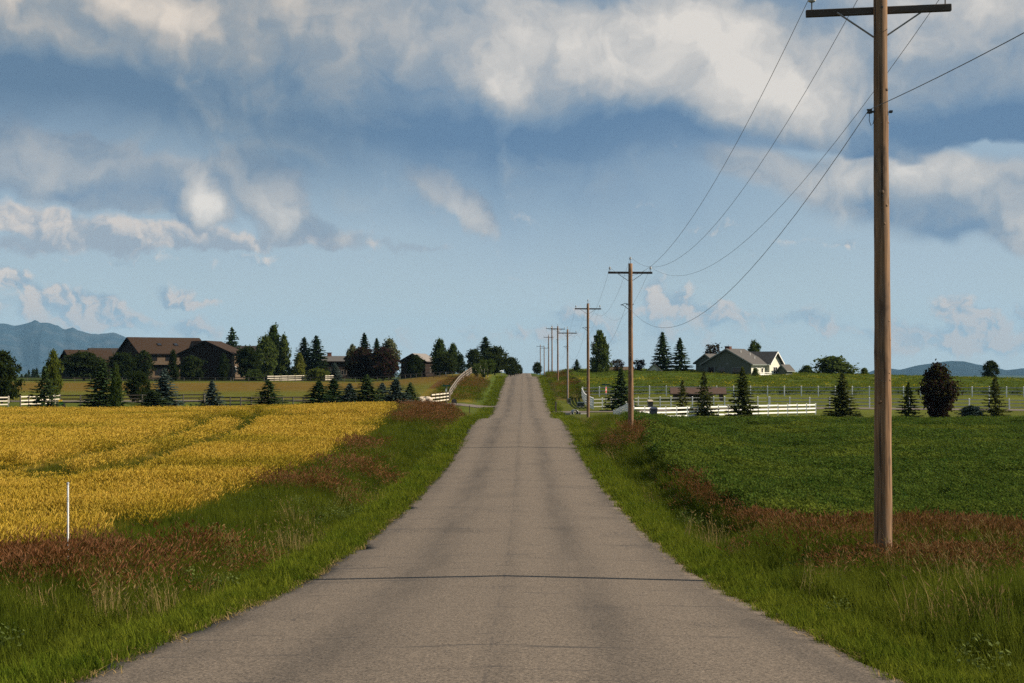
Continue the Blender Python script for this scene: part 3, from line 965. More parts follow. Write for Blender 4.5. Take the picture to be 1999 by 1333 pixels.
    P.append(pts[~rd]); S.append(scs[~rd]); P2.append(pts[rd]); S2.append(scs[rd])
    scatter('tall_verge_grass', 'tall uncut green grass filling both ditches', 'grass', tall, np.concatenate(P), np.concatenate(S))
    scatter('red_seed_grass', 'drifts of red-brown seeding grass on the verges', 'grass', redp, np.concatenate(P2), np.concatenate(S2), 0.16)

def wheat_height(x, y):
    """lodged hollows and the two tractor tracks lie lower"""
    h = 0.86 + 0.16 * vnoise(x * 0.4, y, 0.16, 61, 3)
    h = h * (1 - 0.70 * track_mask(x, y))
    low = vnoise(x * 0.22, y, 0.22, 63, 3)
    h = h * (1 - 0.30 * sstep(low, 0.60, 0.74))
    h = h * (1 - 0.42 * np.exp(-(((x + 12.5) / 4.2) ** 2 + ((y - 35.5) / 1.5) ** 2)))
    h = h * (1 - 0.35 * np.exp(-(((x + 11.0) / 3.0) ** 2 + ((y - 42.5) / 0.8) ** 2)))
    return h

def build_wheat():
    wheat = protos('wheat', [lambda r: blades(44, 0.86, 0.30, 0.010, 0.28, r, (1, 0.13, 0.034, 0.9))] * 5, [M_WSTEM, M_WHEAT])
    unripe = protos('unripe_wheat', [lambda r: blades(50, 0.74, 0.30, 0.012, 0.34, r)] * 4, [M_UNRIPE])
    P, S, P2, S2 = [], [], [], []
    for y0, y1, dens, sc in ((22, 45, 16, 0.9), (45, 75, 8.5, 1.2), (75, 146.5, 4.6, 1.65)):
        x, y = spots(-0.37 * y1 - 8, -8, y0, y1, dens, lambda x, y: in_wheat(x, y) & seen(x, y, 7))
        h = wheat_height(x, y)
        sxy = sc * rng.uniform(0.8, 1.2, len(x))
        hollow = 0.75 * sstep(vnoise(x * 0.22, y, 0.22, 63, 3), 0.56, 0.70) + 0.9 * np.exp(-(((x + 12.5) / 4.6) ** 2 + ((y - 35.5) / 1.7) ** 2)) + 0.38 * (1 - sstep(y + 0.35 * x, 20, 38))
        green = (track_mask(x, y) > 0.35) | (hollow > rng.random(len(x)))
        pts = np.stack([x, y, ground(x, y)], -1)
        scs = np.stack([sxy, sxy, h * rng.uniform(0.94, 1.06, len(x))], -1)
        P.append(pts[~green]); S.append(scs[~green])
        scs[:, 2] = np.where(track_mask(x, y) > 0.35, 0.48, np.maximum(scs[:, 2], 0.6) * 1.12)
        P2.append(pts[green]); S2.append(scs[green])
    scatter('wheat_crop', 'golden ripening wheat standing left of the road, tractor tracks through it', 'wheat', wheat, np.concatenate(P), np.concatenate(S), 0.07)
    scatter('unripe_wheat', 'dark green unripe stems in the tractor tracks and hollows of the wheat', 'wheat', unripe, np.concatenate(P2), np.concatenate(S2), 0.09)

def build_alfalfa():
    alf = protos('alfalfa', [lambda r: leaves_clump(150, 0.92, 0.38, 0.050, r)] * 5, [M_ALF])
    P, S = [], []
    for y0, y1, dens, sc in ((36, 60, 13, 0.85), (60, 90, 7.0, 1.2), (90, 131, 3.8, 1.7)):
        x, y = spots(6, 0.36 * y1 + 8, y0, y1, dens, lambda x, y: in_alf(x, y) & seen(x, y, 7))
        sxy = sc * rng.uniform(0.8, 1.25, len(x))
        hh = 0.72 + 0.36 * vnoise(x, y, 0.35, 71, 3) + 0.1 * rng.normal(0, 0.5, len(x))
        hh = hh * (1 - 0.3 * sstep(vnoise(x * 0.5, y, 0.25, 72, 2), 0.64, 0.8)) * (1 + 0.22 * (x < alf_edge(y) + 1.4))
        P.append(np.stack([x, y, ground(x, y) - 0.02], -1))
        S.append(np.stack([sxy, sxy, hh], -1))
    scatter('alfalfa_crop', 'dense dark green alfalfa filling the field right of the road', 'alfalfa', alf, np.concatenate(P), np.concatenate(S), 0.1)
    must = protos('mustard', [lambda r: leaves_clump(70, 1.15, 0.6, 0.085, r, 0.0)] * 3, [M_MUST, M_YEL])
    mflo = protos('mustard_in_flower', [lambda r: leaves_clump(80, 1.2, 0.6, 0.070, r, 0.30)] * 3, [M_MUST, M_YEL])
    P, S = [[], []], [[], []]
    for y0, y1, dens, sc in ((212, 226, 1.6, 1.25), (226, 330, 0.42, 2.3)):
        x, y = spots(8.6, 0.345 * y1 + 10, y0, y1, dens, lambda x, y: in_mustard(x, y) & seen(x, y, 10))
        fl = sstep(vnoise(x * 0.35, y, 0.06, 31, 3), 0.48, 0.64) * (0.35 + 0.65 * (1 - sstep(y, 225, 275))) > rng.random(len(x)) * 0.9 + 0.05
        sxy = sc * rng.uniform(0.8, 1.2, len(x))
        for k, sel in ((0, ~fl), (1, fl)):
            P[k].append(np.stack([x, y, ground(x, y)], -1)[sel])
            S[k].append(np.stack([sxy, sxy, rng.uniform(0.75, 1.02, len(x))], -1)[sel])
    scatter('mustard_field', 'green crop rising behind the far white fence', 'crop', must, np.concatenate(P[0]), np.concatenate(S[0]), 0.1)
    scatter('yellow_mustard', 'patches of yellow flowers in the crop below the green house', 'crop', mflo, np.concatenate(P[1]), np.concatenate(S[1]), 0.1)

build_grass()
build_wheat()
build_alfalfa()

# ---------------------------------------------------------------- utility poles and wires
def wood_pole_mat():
    m, g = mat('weathered_pole_wood')
    co = objco(g)
    grain = g.noise(g.mapping(co, scale=(1, 1, 0.05)), 26.0, 6, 0.65)
    blot = g.noise(g.mapping(co, scale=(1, 1, 0.25)), 2.2, 5, 0.6)
    chk = g.noise(g.mapping(co, scale=(1, 1, 0.02), loc=(4, 2, 0)), 30.0, 3, 0.5)
    vor = g.node('ShaderNodeTexVoronoi', feature='F1')
    g.put(vor.inputs['Vector'], g.mapping(co, scale=(3.2, 3.2, 1.3)))
    vor.inputs['Scale'].default_value = 1.0
    knot = g.ramp(vor.outputs['Distance'], 0.17, 0.07)
    col = g.mix(g.ramp(grain, 0.3, 0.72), (0.135, 0.074, 0.038), (0.320, 0.190, 0.105))
    col = g.mix(g.mul(g.ramp(blot, 0.42, 0.66), 0.70), col, (0.150, 0.112, 0.085))
    stain = g.noise(g.mapping(co, scale=(1, 1, 0.35), loc=(7, 3, 1)), 3.4, 4, 0.6)
    col = g.mix(g.mul(g.ramp(stain, 0.56, 0.70), 0.8), col, (0.060, 0.040, 0.028))
    col = g.mix(g.mul(g.ramp(chk, 0.57, 0.66), 0.85), col, (0.05, 0.035, 0.025))
    col = g.mix(g.mul(knot, 0.75), col, (0.08, 0.05, 0.032))
    h = g.sub(g.add(g.mul(grain, 0.5), 0.0), g.add(g.mul(g.ramp(chk, 0.6, 0.7), 0.6), g.mul(knot, 0.3)))
    return finish(m, g, principled(g, col, 0.85, 0.2, h, 0.6, 0.012))
M_POLE = wood_pole_mat()
M_ARM = worn('dark_crossarm_timber', (0.060, 0.048, 0.040), (0.105, 0.090, 0.078), 6.0, 0.9, 0.15, 0.8, 0.4, stretch=(0.15, 1, 1))
M_STEEL = worn('galvanised_steel', (0.30, 0.31, 0.32), (0.20, 0.20, 0.20), 8.0, 0.5, 0.4, 0.7, 0.1, 0.6)
M_DSTEEL = worn('dark_brace_steel', (0.075, 0.075, 0.08), (0.045, 0.045, 0.045), 8.0, 0.6, 0.3, 0.6)
M_PORC = worn('grey_porcelain', (0.42, 0.44, 0.46), (0.30, 0.32, 0.34), 5.0, 0.18, 0.5, 0.4, 0.0)
M_BLACK = worn('black_hardware', (0.022, 0.022, 0.024), (0.05, 0.05, 0.05), 6.0, 0.5, 0.4, 0.5)
M_WIRE = worn('dull_aluminium_wire', (0.16, 0.16, 0.165), (0.12, 0.12, 0.12), 2.0, 0.6, 0.3, 0.5, 0.0)

SP = 58.6
POLES = []                                           # (x, y, top z, arm drop, arm yaw)
_px = [6.03, 5.88, 6.00, 5.78, 5.80, 5.90, 6.15, 5.85, 5.40, 4.90]
_top = [6.585, 5.80, 6.10, 5.20, 7.25, 8.85, 8.25, 6.40, 7.75, 2.80]
for k in range(10):
    POLES.append((_px[k], 25.9 + SP * k, _top[k]))

def shaft_mesh(h, sides):
    """round log, slightly crooked and out of round, thicker at the butt"""
    mb = MB()
    r = random.Random(int(h * 1000))
    n = 26
    pts, rad = [], []
    for i in range(n):
        t = i / (n - 1)
        pts.append((0.03 * math.sin(t * 3.0 + 1) * t * (1 - t) * 2 + r.uniform(-.003, .003), 0.02 * math.sin(t * 5) * t * (1 - t), -0.6 + (h + 0.6) * t))
        rad.append(0.156 - 0.045 * t + r.uniform(-0.003, 0.003))
    mb.tube(pts, rad, sides)
    # knots where branches were cut, standing a little proud
    for i in range(16):
        z = r.uniform(0.6, h - 0.8)
        a = r.uniform(-2.2, 1.2)
        rr = 0.153 - 0.045 * (z + 0.6) / (h + 0.6)
        c = Vector((rr * math.cos(a), rr * math.sin(a), z))
        d = Vector((math.cos(a), math.sin(a), 0.25)).normalized()
        s = r.uniform(0.018, 0.034)
        mb.tube([c - d * 0.02, c + d * 0.006, c + d * 0.012], [s * 1.3, s, s * 0.6], 8)
    return mb.mesh('shaft', M_POLE, True)
def arm_mesh():
    mb = MB()
    mb.box((0, 0, 0), (2.44, 0.095, 0.12))
    me = mb.mesh('crossarm', M_ARM)
    bm = bmesh.new(); bm.from_mesh(me)
    bmesh.ops.bevel(bm, geom=bm.edges[:], offset=0.008, segments=1, affect='EDGES')
    bm.to_mesh(me); bm.free()
    return me
ARM_ME = arm_mesh()
INS_ME = MB().lathe([(0.03, 0), (0.055, 0.01), (0.075, 0.03), (0.05, 0.05), (0.066, 0.068), (0.045, 0.09), (0.03, 0.10), (0.046, 0.115), (0.046, 0.135), (0.02, 0.15)], n=14).mesh('insulator', M_PORC, True)
PIN_ME = MB().lathe([(0.012, -0.24), (0.022, -0.20), (0.012, -0.20), (0.012, 0.0), (0.016, 0.02)], n=8).mesh('pin', M_DSTEEL)
BR_ME = None
def brace_mesh():
    return MB().tube([(0, 0, 0), (0.62, -0.0, 0.42)], 0.016, 6).mesh('brace', M_STEEL)
BR_ME = brace_mesh()
BOLT_ME = MB().lathe([(0.022, 0), (0.022, 0.012), (0.012, 0.014), (0.012, 0.04)], n=6).mesh('bolt', M_DSTEEL)
SPOOL_ME = MB().lathe([(0.045, 0), (0.05, 0.012), (0.028, 0.035), (0.05, 0.06), (0.045, 0.07)], n=12).mesh('spool', M_BLACK, True)

def tip(k, which):
    """where a wire leaves pole k"""
    x, y, z = POLES[k]
    return {'l': Vector((x - 1.12, y + 0.19, z - 0.18)), 'r': Vector((x + 1.12, y + 0.12, z - 0.18)), 't': Vector((x, y, z + 0.36)), 'n': Vector((x - 0.21, y - 0.04, z - 2.22))}[which]

POLE_LABELS = [
    'tall weathered utility pole with dark crossarm standing in the red grass, the nearest one',
    'utility pole with three pale insulators at the alfalfa corner, second along the road',
    'utility pole by the mouth of the paved drive, third along the road',
    'utility pole with a dark box at its foot on the lawn, fourth along the road',
    'utility pole at the flowering crop edge on the slope, fifth along the road',
    'sixth utility pole, on the brow with its crossarm level with the fifth',
    'seventh utility pole, set lower just beyond the brow of the hill',
    'eighth utility pole, dark and short among the far ones on the hill',
    'ninth utility pole, second smallest of the line over the hill',
    'farthest and smallest utility pole, barely above the road crest']
for k, (x, y, z) in enumerate(POLES):
    zb = gz(x, y)
    h = z - zb
    root = thing('utility_pole', POLE_LABELS[k], 'utility pole', (x, y, zb), 0.0, 'utility poles along the road')
    obj('shaft', shaft_mesh(h, 20 if k < 2 else 10), root)
    yaw = R(-3.0) if k == 0 else R(random.uniform(-2, 2))
    zt = h - 0.50
    arm = obj('crossarm', ARM_ME, root, (0, 0.155, zt), (0, R(-1.7) if k == 0 else R(0.4), yaw))
    for sx in (-1.12, 1.12):
        i_ = obj('insulator', INS_ME, root, (sx * math.cos(yaw), 0.155 + sx * math.sin(yaw), zt + 0.19 + (0.0297 * sx if k == 0 else 0.0)))
        obj('pin', PIN_ME, i_)
    i_ = obj('insulator', INS_ME, root, (0.0, 0.0, h + 0.22))
    obj('pin', PIN_ME, i_)
    if k < 6:
        obj('brace', BR_ME, root, (0.09, 0.112, zt - 0.46))
        obj('brace', BR_ME, root, (-0.09, 0.112, zt - 0.46), (0, 0, math.pi))
        obj('bolt', BOLT_ME, root, (0, -0.108, zt), (R(90), 0, 0))
    # neutral bracket lower down
    zb2 = h - 2.25
    nb = MB().box((-0.08, -0.02, 0), (0.30, 0.05, 0.03)).box((0.16, -0.02, 0), (0.05, 0.09, 0.035))
    if k in (1, 2, 3):
        nb.tube([(-0.10, 0, 0.0), (-0.3, -0.02, 0.06), (-0.46, -0.03, -0.02)], 0.016, 6).tube([(-0.12, 0, -0.26), (-0.3, -0.02, -0.12), (-0.46, -0.03, -0.02)], 0.016, 6).box((-0.47, -0.03, -0.03), (0.14, 0.05, 0.05))
    br = nb.build('neutral_bracket', M_BLACK, root, loc=(0, 0, zb2))
    obj('spool', SPOOL_ME, br, (-0.20, -0.03, -0.03))
    if k == 0:
        MB().tube([(-0.20, -0.04, zb2 - 0.02), (-0.21, -0.05, zb2 - 0.15), (-0.18, -0.05, zb2 - 0.24), (-0.14, -0.05, zb2 - 0.20), (-0.125, -0.05, zb2 - 0.1)], 0.006, 6).build('ground_wire', M_BLACK, root)
    if k == 3:
        MB().tube([(0.02, -0.17, 0.4), (0.02, -0.16, h - 3.0)], 0.045, 8).build('conduit', M_STEEL, root)

def catenary(a, b, sag, n=22):
    return [a.lerp(b, i / n) - Vector((0, 0, sag * 4 * (i / n) * (1 - i / n))) for i in range(n + 1)]
for which, nm, lab, sag in (('l', 'power_line', 'power line hung from the outer left crossarm ends', 2.1), ('t', 'power_line', 'power line carried on the insulators on top of the poles', 2.3),
                            ('r', 'power_line', 'power line hung from the outer right crossarm ends', 2.1), ('n', 'neutral_wire', 'lowest wire, sagging between the brackets below the crossarms', 2.35)):
    pts = []
    back = tip(0, which) + Vector((0.1, -SP, 1.2))
    pts += catenary(back, tip(0, which), 1.3 if which == 'n' else 1.6, 40)
    for k in range(9):
        pts += catenary(tip(k, which), tip(k + 1, which), sag, 26 if k < 3 else 10)[1:]
    rad = 0.0065 if which == 'n' else 0.0055
    tag(MB().tube(pts, rad, 5, cap=False).build(nm, M_WIRE), lab, 'wire', 'wires along the pole line')

# ---------------------------------------------------------------- fences
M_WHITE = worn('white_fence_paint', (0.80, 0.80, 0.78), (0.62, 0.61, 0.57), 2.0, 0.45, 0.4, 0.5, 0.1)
M_SHADERAIL = worn('shaded_white_vinyl', (0.33, 0.34, 0.34), (0.26, 0.26, 0.25), 2.0, 0.6, 0.3, 0.5, 0.1)  # white rails, their shade painted in as grey
M_DARKRAIL = worn('dark_stained_rail', (0.050, 0.040, 0.032), (0.10, 0.085, 0.07), 3.0, 0.85, 0.2, 0.7)
M_GREYPOST = worn('grey_post_timber', (0.22, 0.19, 0.16), (0.13, 0.11, 0.09), 4.0, 0.85, 0.2, 0.7)
M_CREAM = worn('cream_rail_paint', (0.66, 0.60, 0.50), (0.48, 0.42, 0.34), 2.5, 0.6, 0.3, 0.6)
M_SILVER = worn('silvered_rail_timber', (0.36, 0.31, 0.26), (0.22, 0.19, 0.16), 3.0, 0.85, 0.2, 0.7)
_unit = {}
def unit_box(m):
    if m.name not in _unit:
        me = MB().box((0, 0, 0), (1, 1, 1)).mesh('board', m)
        _unit[m.name] = me
    return _unit[m.name]
def post_mesh(m, w, h, cap):
    mb = MB().box((0, 0, h / 2 - 0.2), (w, w, h + 0.4))
    if cap:
        mb.raw([(-w * .62, -w * .62, h), (w * .62, -w * .62, h), (w * .62, w * .62, h), (-w * .62, w * .62, h), (-w * .62, -w * .62, h + .03), (w * .62, -w * .62, h + .03), (w * .62, w * .62, h + .03), (-w * .62, w * .62, h + .03), (0, 0, h + .09)],
               [(3, 2, 1, 0), (0, 1, 5, 4), (1, 2, 6, 5), (2, 3, 7, 6), (3, 0, 4, 7), (4, 5, 8), (5, 6, 8), (6, 7, 8), (7, 4, 8)])
    return mb.mesh('post', m)
def fence(name, label, path, spacing, height, rails, mp, mr, pw=0.13, rw=(0.04, 0.14), cap=True, sink=0.0, group=None, tops=None):
    path = np.array(path, dtype=float)
    seg = np.concatenate([[0], np.cumsum(np.hypot(*np.diff(path, axis=0).T))])
    n = max(1, int(round(seg[-1] / spacing)))
    u = np.linspace(0, seg[-1], n + 1)
    X, Y = np.interp(u, seg, path[:, 0]), np.interp(u, seg, path[:, 1])
    Z = ground(X, Y)
    k = np.ones(3) / 3
    Z = np.convolve(np.pad(Z, 1, 'edge'), k, 'valid') - sink
    root = thing(name, label, 'fence', (X[0], Y[0], Z[0]), 0.0, group)
    pm, rm = post_mesh(mp, pw, height, cap), unit_box(mr)
    o = Vector((X[0], Y[0], Z[0]))
    for i in range(n + 1):
        obj('post', pm, root, Vector((X[i], Y[i], Z[i])) - o, (0, 0, R(random.uniform(-3, 3))))
    for i in range(n):
        a, b = Vector((X[i], Y[i], Z[i])), Vector((X[i + 1], Y[i + 1], Z[i + 1]))
        d = b - a
        for q in range(rails):
            zz = height * (0.93 - q * (0.68 / max(1, rails - 1)))
            jz = random.uniform(-0.012, 0.012)
            obj('rail', rm, root, (a + b) / 2 - o + Vector((0, 0, zz + jz)), (0, -math.atan2(d.z, math.hypot(d.x, d.y)), math.atan2(d.y, d.x)), (d.length - 0.01, rw[0], rw[1]))
    return root
def P_(px, d):
    return (px2x(px, d), d)
# right of the road
fence('rail_fence', 'bright white three-rail fence along the front of the drive, behind the alfalfa', [P_(1237, 140), P_(1300, 144.6), P_(1450, 155.6), P_(1591, 166)], 1.85, 1.12, 3, M_WHITE, M_WHITE)
def sloped_wing():
    pts = [P_(1198, 158), P_(1210, 153), P_(1223, 147), P_(1236.5, 140.6)]
    hs = [0.45, 0.85, 1.30, 1.70]
    zs = [gz(*p) for p in pts]
    root = thing('fence_wing', 'white boarded wing sloping down towards the road from the front white fence', 'fence', (*pts[0], zs[0]))
    o = Vector((*pts[0], zs[0]))
    for i in range(4):
        MB().box((0, 0, hs[i] / 2 - 0.1), (0.13, 0.13, hs[i] + 0.25)).build('post', M_WHITE, root, loc=Vector((*pts[i], zs[i])) - o)
    for i in range(3):
        a, b = Vector((*pts[i], zs[i])) - o, Vector((*pts[i + 1], zs[i + 1])) - o
        n = (b - a).cross(Vector((0, 0, 1))).normalized() * 0.025
        for q in range(5):
            f0, f1 = 0.10 + q * 0.18, 0.10 + q * 0.18 + 0.155
            c = [a + Vector((0, 0, hs[i] * f0)), b + Vector((0, 0, hs[i + 1] * f0)), b + Vector((0, 0, hs[i + 1] * f1)), a + Vector((0, 0, hs[i] * f1))]
            MB().raw([p + n for p in c] + [p - n for p in c], [(0, 1, 2, 3), (7, 6, 5, 4), (0, 4, 5, 1), (1, 5, 6, 2), (2, 6, 7, 3), (3, 7, 4, 0)]).build('rail', M_WHITE, root)
sloped_wing()
fence('rail_fence', 'white-posted fence with shaded grey rails behind the drive', [P_(1158, 180), P_(1240, 184), P_(1400, 187), P_(1500, 188)], 1.40, 1.25, 3, M_WHITE, M_SHADERAIL, rw=(0.04, 0.09))
fence('rail_fence', 'shaded rail fence running behind the purple tree to the edge of the picture', [P_(1502, 188), P_(1700, 188), P_(2040, 188), P_(2200, 188)], 2.42, 1.25, 3, M_WHITE, M_SHADERAIL, rw=(0.04, 0.105))
fence('fence_wing', 'white fence wing curving from the flowering crop down to the lawn', [P_(1136, 209), P_(1138, 205), P_(1143, 196), P_(1150, 187), P_(1157, 180.6)], 2.1, 1.3, 4, M_WHITE, M_WHITE, rw=(0.04, 0.18))
fence('rail_fence', 'long shaded white fence along the foot of the yellow-flowered crop', [P_(1137.5, 209.5), P_(1300, 209), P_(1500, 208), P_(1800, 207), P_(2050, 206), P_(2200, 205)], 2.25, 1.32, 3, M_WHITE, M_SHADERAIL, rw=(0.04, 0.115))
# left of the road
fence('rail_fence', 'short white fence at the far left edge, beside the wire gate', [P_(-70, 176), P_(-10, 177), P_(14.5, 178)], 1.9, 1.2, 3, M_CREAM, M_CREAM)
fence('rail_fence', 'cream rail fence behind the open-branched young spruce', [P_(38, 178), P_(53, 179), P_(90, 182), P_(115, 185)], 1.25, 1.25, 3, M_GREYPOST, M_CREAM)
fence('rail_fence', 'dark three-rail fence below the lodge, behind the blue spruces', [P_(116, 185), P_(200, 185), P_(300, 186), P_(397, 187)], 2.35, 1.2, 3, M_GREYPOST, M_DARKRAIL, cap=False)
fence('rail_fence', 'dark rail fence between the lone blue spruce and the spruce row', [P_(408, 176), P_(480, 176), P_(600, 178), P_(760, 182), P_(806, 185)], 1.20, 1.15, 3, M_GREYPOST, M_DARKRAIL, cap=False)
fence('end_panel', 'short white end panel where the dark fence steps down', [P_(398.5, 187.2), P_(404.5, 180)], 7.4, 1.25, 3, M_CREAM, M_CREAM)
fence('rail_fence', 'white paddock rails on dark posts in front of the tall leafy tree', [P_(521, 321), P_(560, 325.5), P_(604, 330)], 2.1, 1.25, 3, M_DARKRAIL, M_CREAM, cap=False)
fence('rail_fence', 'short white paddock rails to the right of the round bright bush', [P_(634, 326), P_(651, 329)], 1.2, 1.2, 3, M_DARKRAIL, M_CREAM, cap=False)
fence('rail_fence', 'small white rails half hidden between the trees left of the lodge', [P_(243, 342), P_(270, 346)], 1.6, 1.25, 3, M_GREYPOST, M_CREAM, cap=False)
fence('rail_fence', 'low dark fence along the far side of the pasture by the barn', [P_(455, 322), P_(620, 318), P_(780, 300), P_(896, 268)], 3.4, 1.0, 2, M_GREYPOST, M_DARKRAIL, cap=False, pw=0.1)
fence('rail_fence', 'low dark fence along the pasture in front of the lodge', [P_(20, 325), P_(240, 325), P_(450, 323)], 3.4, 0.9, 2, M_GREYPOST, M_DARKRAIL, cap=False, pw=0.1)
fence('rail_fence', 'cream three-rail fence joining the pale stones to the roadside fence', [P_(842, 191), P_(859, 193), P_(876, 196)], 1.1, 1.2, 3, M_DARKRAIL, M_CREAM)
fence('roadside_fence', 'silvery rail fence climbing beside the left verge towards the brow', [P_(876.5, 196.6), P_(879, 205), P_(888, 222), P_(897, 240), P_(908, 262), P_(913, 275), P_(918, 292), P_(921, 300)], 2.6, 1.25, 3, M_SILVER, M_SILVER, cap=False)

# ---------------------------------------------------------------- trees and shrubs
def needles(cent, u, v):
    n = len(cent)
    V = np.stack([cent - u, cent + v, cent + u, cent - v], 1).reshape(-1, 3)
    return V, np.arange(n * 4).reshape(n, 4)
def unitv(a):
    return a / np.maximum(1e-9, np.linalg.norm(a, axis=-1, keepdims=True))

def conifer_crown(seed, levels=17, base=0.04, power=0.85, dens=1.0, droop=0.35, ragged=0.25, size=0.034):
    """whorls of drooping boughs carrying flat needle sprays; height 1, width about 1"""
    r = np.random.default_rng(seed)
    Cc, U, Vv = [], [], []
    for i in range(levels):
        t = (i + r.uniform(-.25, .25)) / levels
        z = base + (1 - base) * t
        L0 = 0.5 * max(0.03, (1 - t)) ** power
        nb = int((5 + 7 * (1 - t)) * dens)
        a0 = r.uniform(0, 6.28)
        for b in range(nb):
            a = a0 + b * 6.283 / nb + r.normal(0, 0.18)
            L = L0 * (1 - ragged * r.random()) * (1.12 if r.random() < 0.15 else 1)
            d = np.array([math.cos(a), math.sin(a), 0])
            s = np.array([-math.sin(a), math.cos(a), 0])
            m = max(2, int(7 * L / 0.5 + 1.5))
            for j in range(m):
                q = (j + 0.6) / m
                c = d * L * q + np.array([0, 0, z - droop * 0.22 * L * q + 0.10 * L * q * q + (1 - t) * 0.0])
                for side in (-1, 0, 1):
                    if side and r.random() < 0.12:
                        continue
                    off = s * side * L * 0.16 * (1 - 0.5 * q) * r.uniform(0.5, 1.2)
                    ln = size * r.uniform(0.8, 1.35) * (0.75 + 0.5 * (1 - t))
                    uu = (d * 0.8 + s * side * 0.7 + np.array([0, 0, r.normal(-0.05, 0.18)]))
                    vv = np.cross(uu, np.array([r.normal(0, .35), r.normal(0, .35), 1]))
                    Cc.append(c + off + r.normal(0, 0.006, 3))
                    U.append(uu / np.linalg.norm(uu) * ln * 1.25)
                    Vv.append(vv / np.linalg.norm(vv) * ln * 0.55)
    # leader and inner mass so that the heart of the tree is not see-through
    for k in range(int(220 * dens)):
        t = r.random() ** 1.4
        rad = 0.24 * (1 - t) ** power * math.sqrt(r.random())
        a = r.uniform(0, 6.28)
        Cc.append(np.array([rad * math.cos(a), rad * math.sin(a), base + 0.02 + (1 - base - 0.02) * t]))
        u = unitv(r.normal(0, 1, 3)); w = unitv(np.cross(u, r.normal(0, 1, 3)))
        U.append(u * size * 1.4); Vv.append(w * size * 1.0)
    for k in range(10):
        Cc.append(np.array([r.normal(0, .004), r.normal(0, .004), 0.93 + 0.007 * k]))
        a = r.uniform(0, 6.28)
        U.append(np.array([math.cos(a) * .018, math.sin(a) * .018, 0.012])); Vv.append(np.array([0, 0, 0.014]))
    return needles(np.array(Cc), np.array(U), np.array(Vv))

def leafy_crown(seed, env, clumps=85, per=30, cr=0.085, leaf=0.022, zlo=0.22):
    """leaf clumps spread through an uneven envelope; height 1, width about 1"""
    r = np.random.default_rng(seed)
    Cc = []
    n = 0
    while n < clumps:
        t = r.random()
        a = r.uniform(0, 6.28)
        rmax = env(t) * (0.80 + 0.28 * math.sin(3 * a + seed) * math.sin(5.1 * t * 3 + seed * 2))
        rad = rmax * (r.random() ** 0.42)
        z = zlo + (1 - zlo - 0.03) * t
        c = np.array([rad * math.cos(a), rad * math.sin(a), z])
        k = int(per * r.uniform(0.6, 1.3))
        rc = cr * r.uniform(0.6, 1.25)
        p = r.normal(0, 1, (k, 3)) * np.array([0.62, 0.62, 0.45]) * rc
        Cc.append(c + p)
        n += 1
    Cc = np.concatenate(Cc)
    m = len(Cc)
    u = unitv(r.normal(0, 1, (m, 3)))
    w = unitv(np.cross(u, r.normal(0, 1, (m, 3))))
    s = leaf * r.uniform(0.6, 1.4, (m, 1))
    return needles(Cc, u * s * 1.2, w * s * 0.75)
ENV = {
    'round': lambda t: 0.5 * math.sqrt(max(0.0, 1 - (2 * t - 0.9) ** 2 / 1.25)),
    'oval': lambda t: 0.46 * math.sin(math.pi * min(1, (t * 0.92 + 0.08))) ** 0.65,
    'poplar': lambda t: 0.44 * (math.sin(math.pi * min(1, 0.16 + t * 0.84)) ** 0.8) * (1.1 - 0.35 * t),
    'vase': lambda t: 0.5 * (0.25 + 0.75 * t) * math.sqrt(max(0.05, 1 - max(0, t - 0.7) ** 2 * 8)),
    'cone': lambda t: 0.5 * (1 - t) ** 0.75 * min(1, 0.55 + t * 3),
    'dome': lambda t: 0.5 * math.sqrt(max(0.0, 1 - t * t)),
}
M_SPRUCE = leafy('spruce_needles', (0.020, 0.042, 0.017), (0.050, 0.075, 0.030), 0.18, tint=0.8)
M_BLUE = leafy('blue_spruce_needles', (0.038, 0.062, 0.058), (0.072, 0.100, 0.092), 0.12, tint=0.8)
M_FIR = leafy('dark_fir_needles', (0.011, 0.024, 0.011), (0.028, 0.046, 0.020), 0.14, tint=0.8)
M_OLIVE = leafy('olive_pine_needles', (0.045, 0.058, 0.016), (0.080, 0.085, 0.026), 0.15, tint=0.8)
M_LEAF = leafy('tree_leaves', (0.024, 0.044, 0.010), (0.062, 0.084, 0.022), 0.30, tint=0.8)
M_DLEAF = leafy('dark_tree_leaves', (0.010, 0.018, 0.006), (0.022, 0.032, 0.010), 0.2, tint=0.8)
M_YLEAF = leafy('yellow_green_leaves', (0.065, 0.085, 0.014), (0.115, 0.120, 0.022), 0.35, tint=0.8)
M_PLUM = leafy('maroon_leaves', (0.014, 0.007, 0.008), (0.028, 0.013, 0.014), 0.2, tint=0.6)
M_PALE = leafy('pale_leaves', (0.085, 0.095, 0.050), (0.13, 0.135, 0.075), 0.3, tint=0.6)
M_BARK = worn('grey_brown_bark', (0.085, 0.065, 0.050), (0.045, 0.035, 0.028), 7.0, 0.95, 0.1, 0.8, 0.5, stretch=(1, 1, 0.3))
M_BIRCH = worn('white_birch_bark', (0.62, 0.58, 0.52), (0.20, 0.17, 0.15), 9.0, 0.8, 0.2, 0.7, 0.3, stretch=(0.4, 0.4, 1.6))

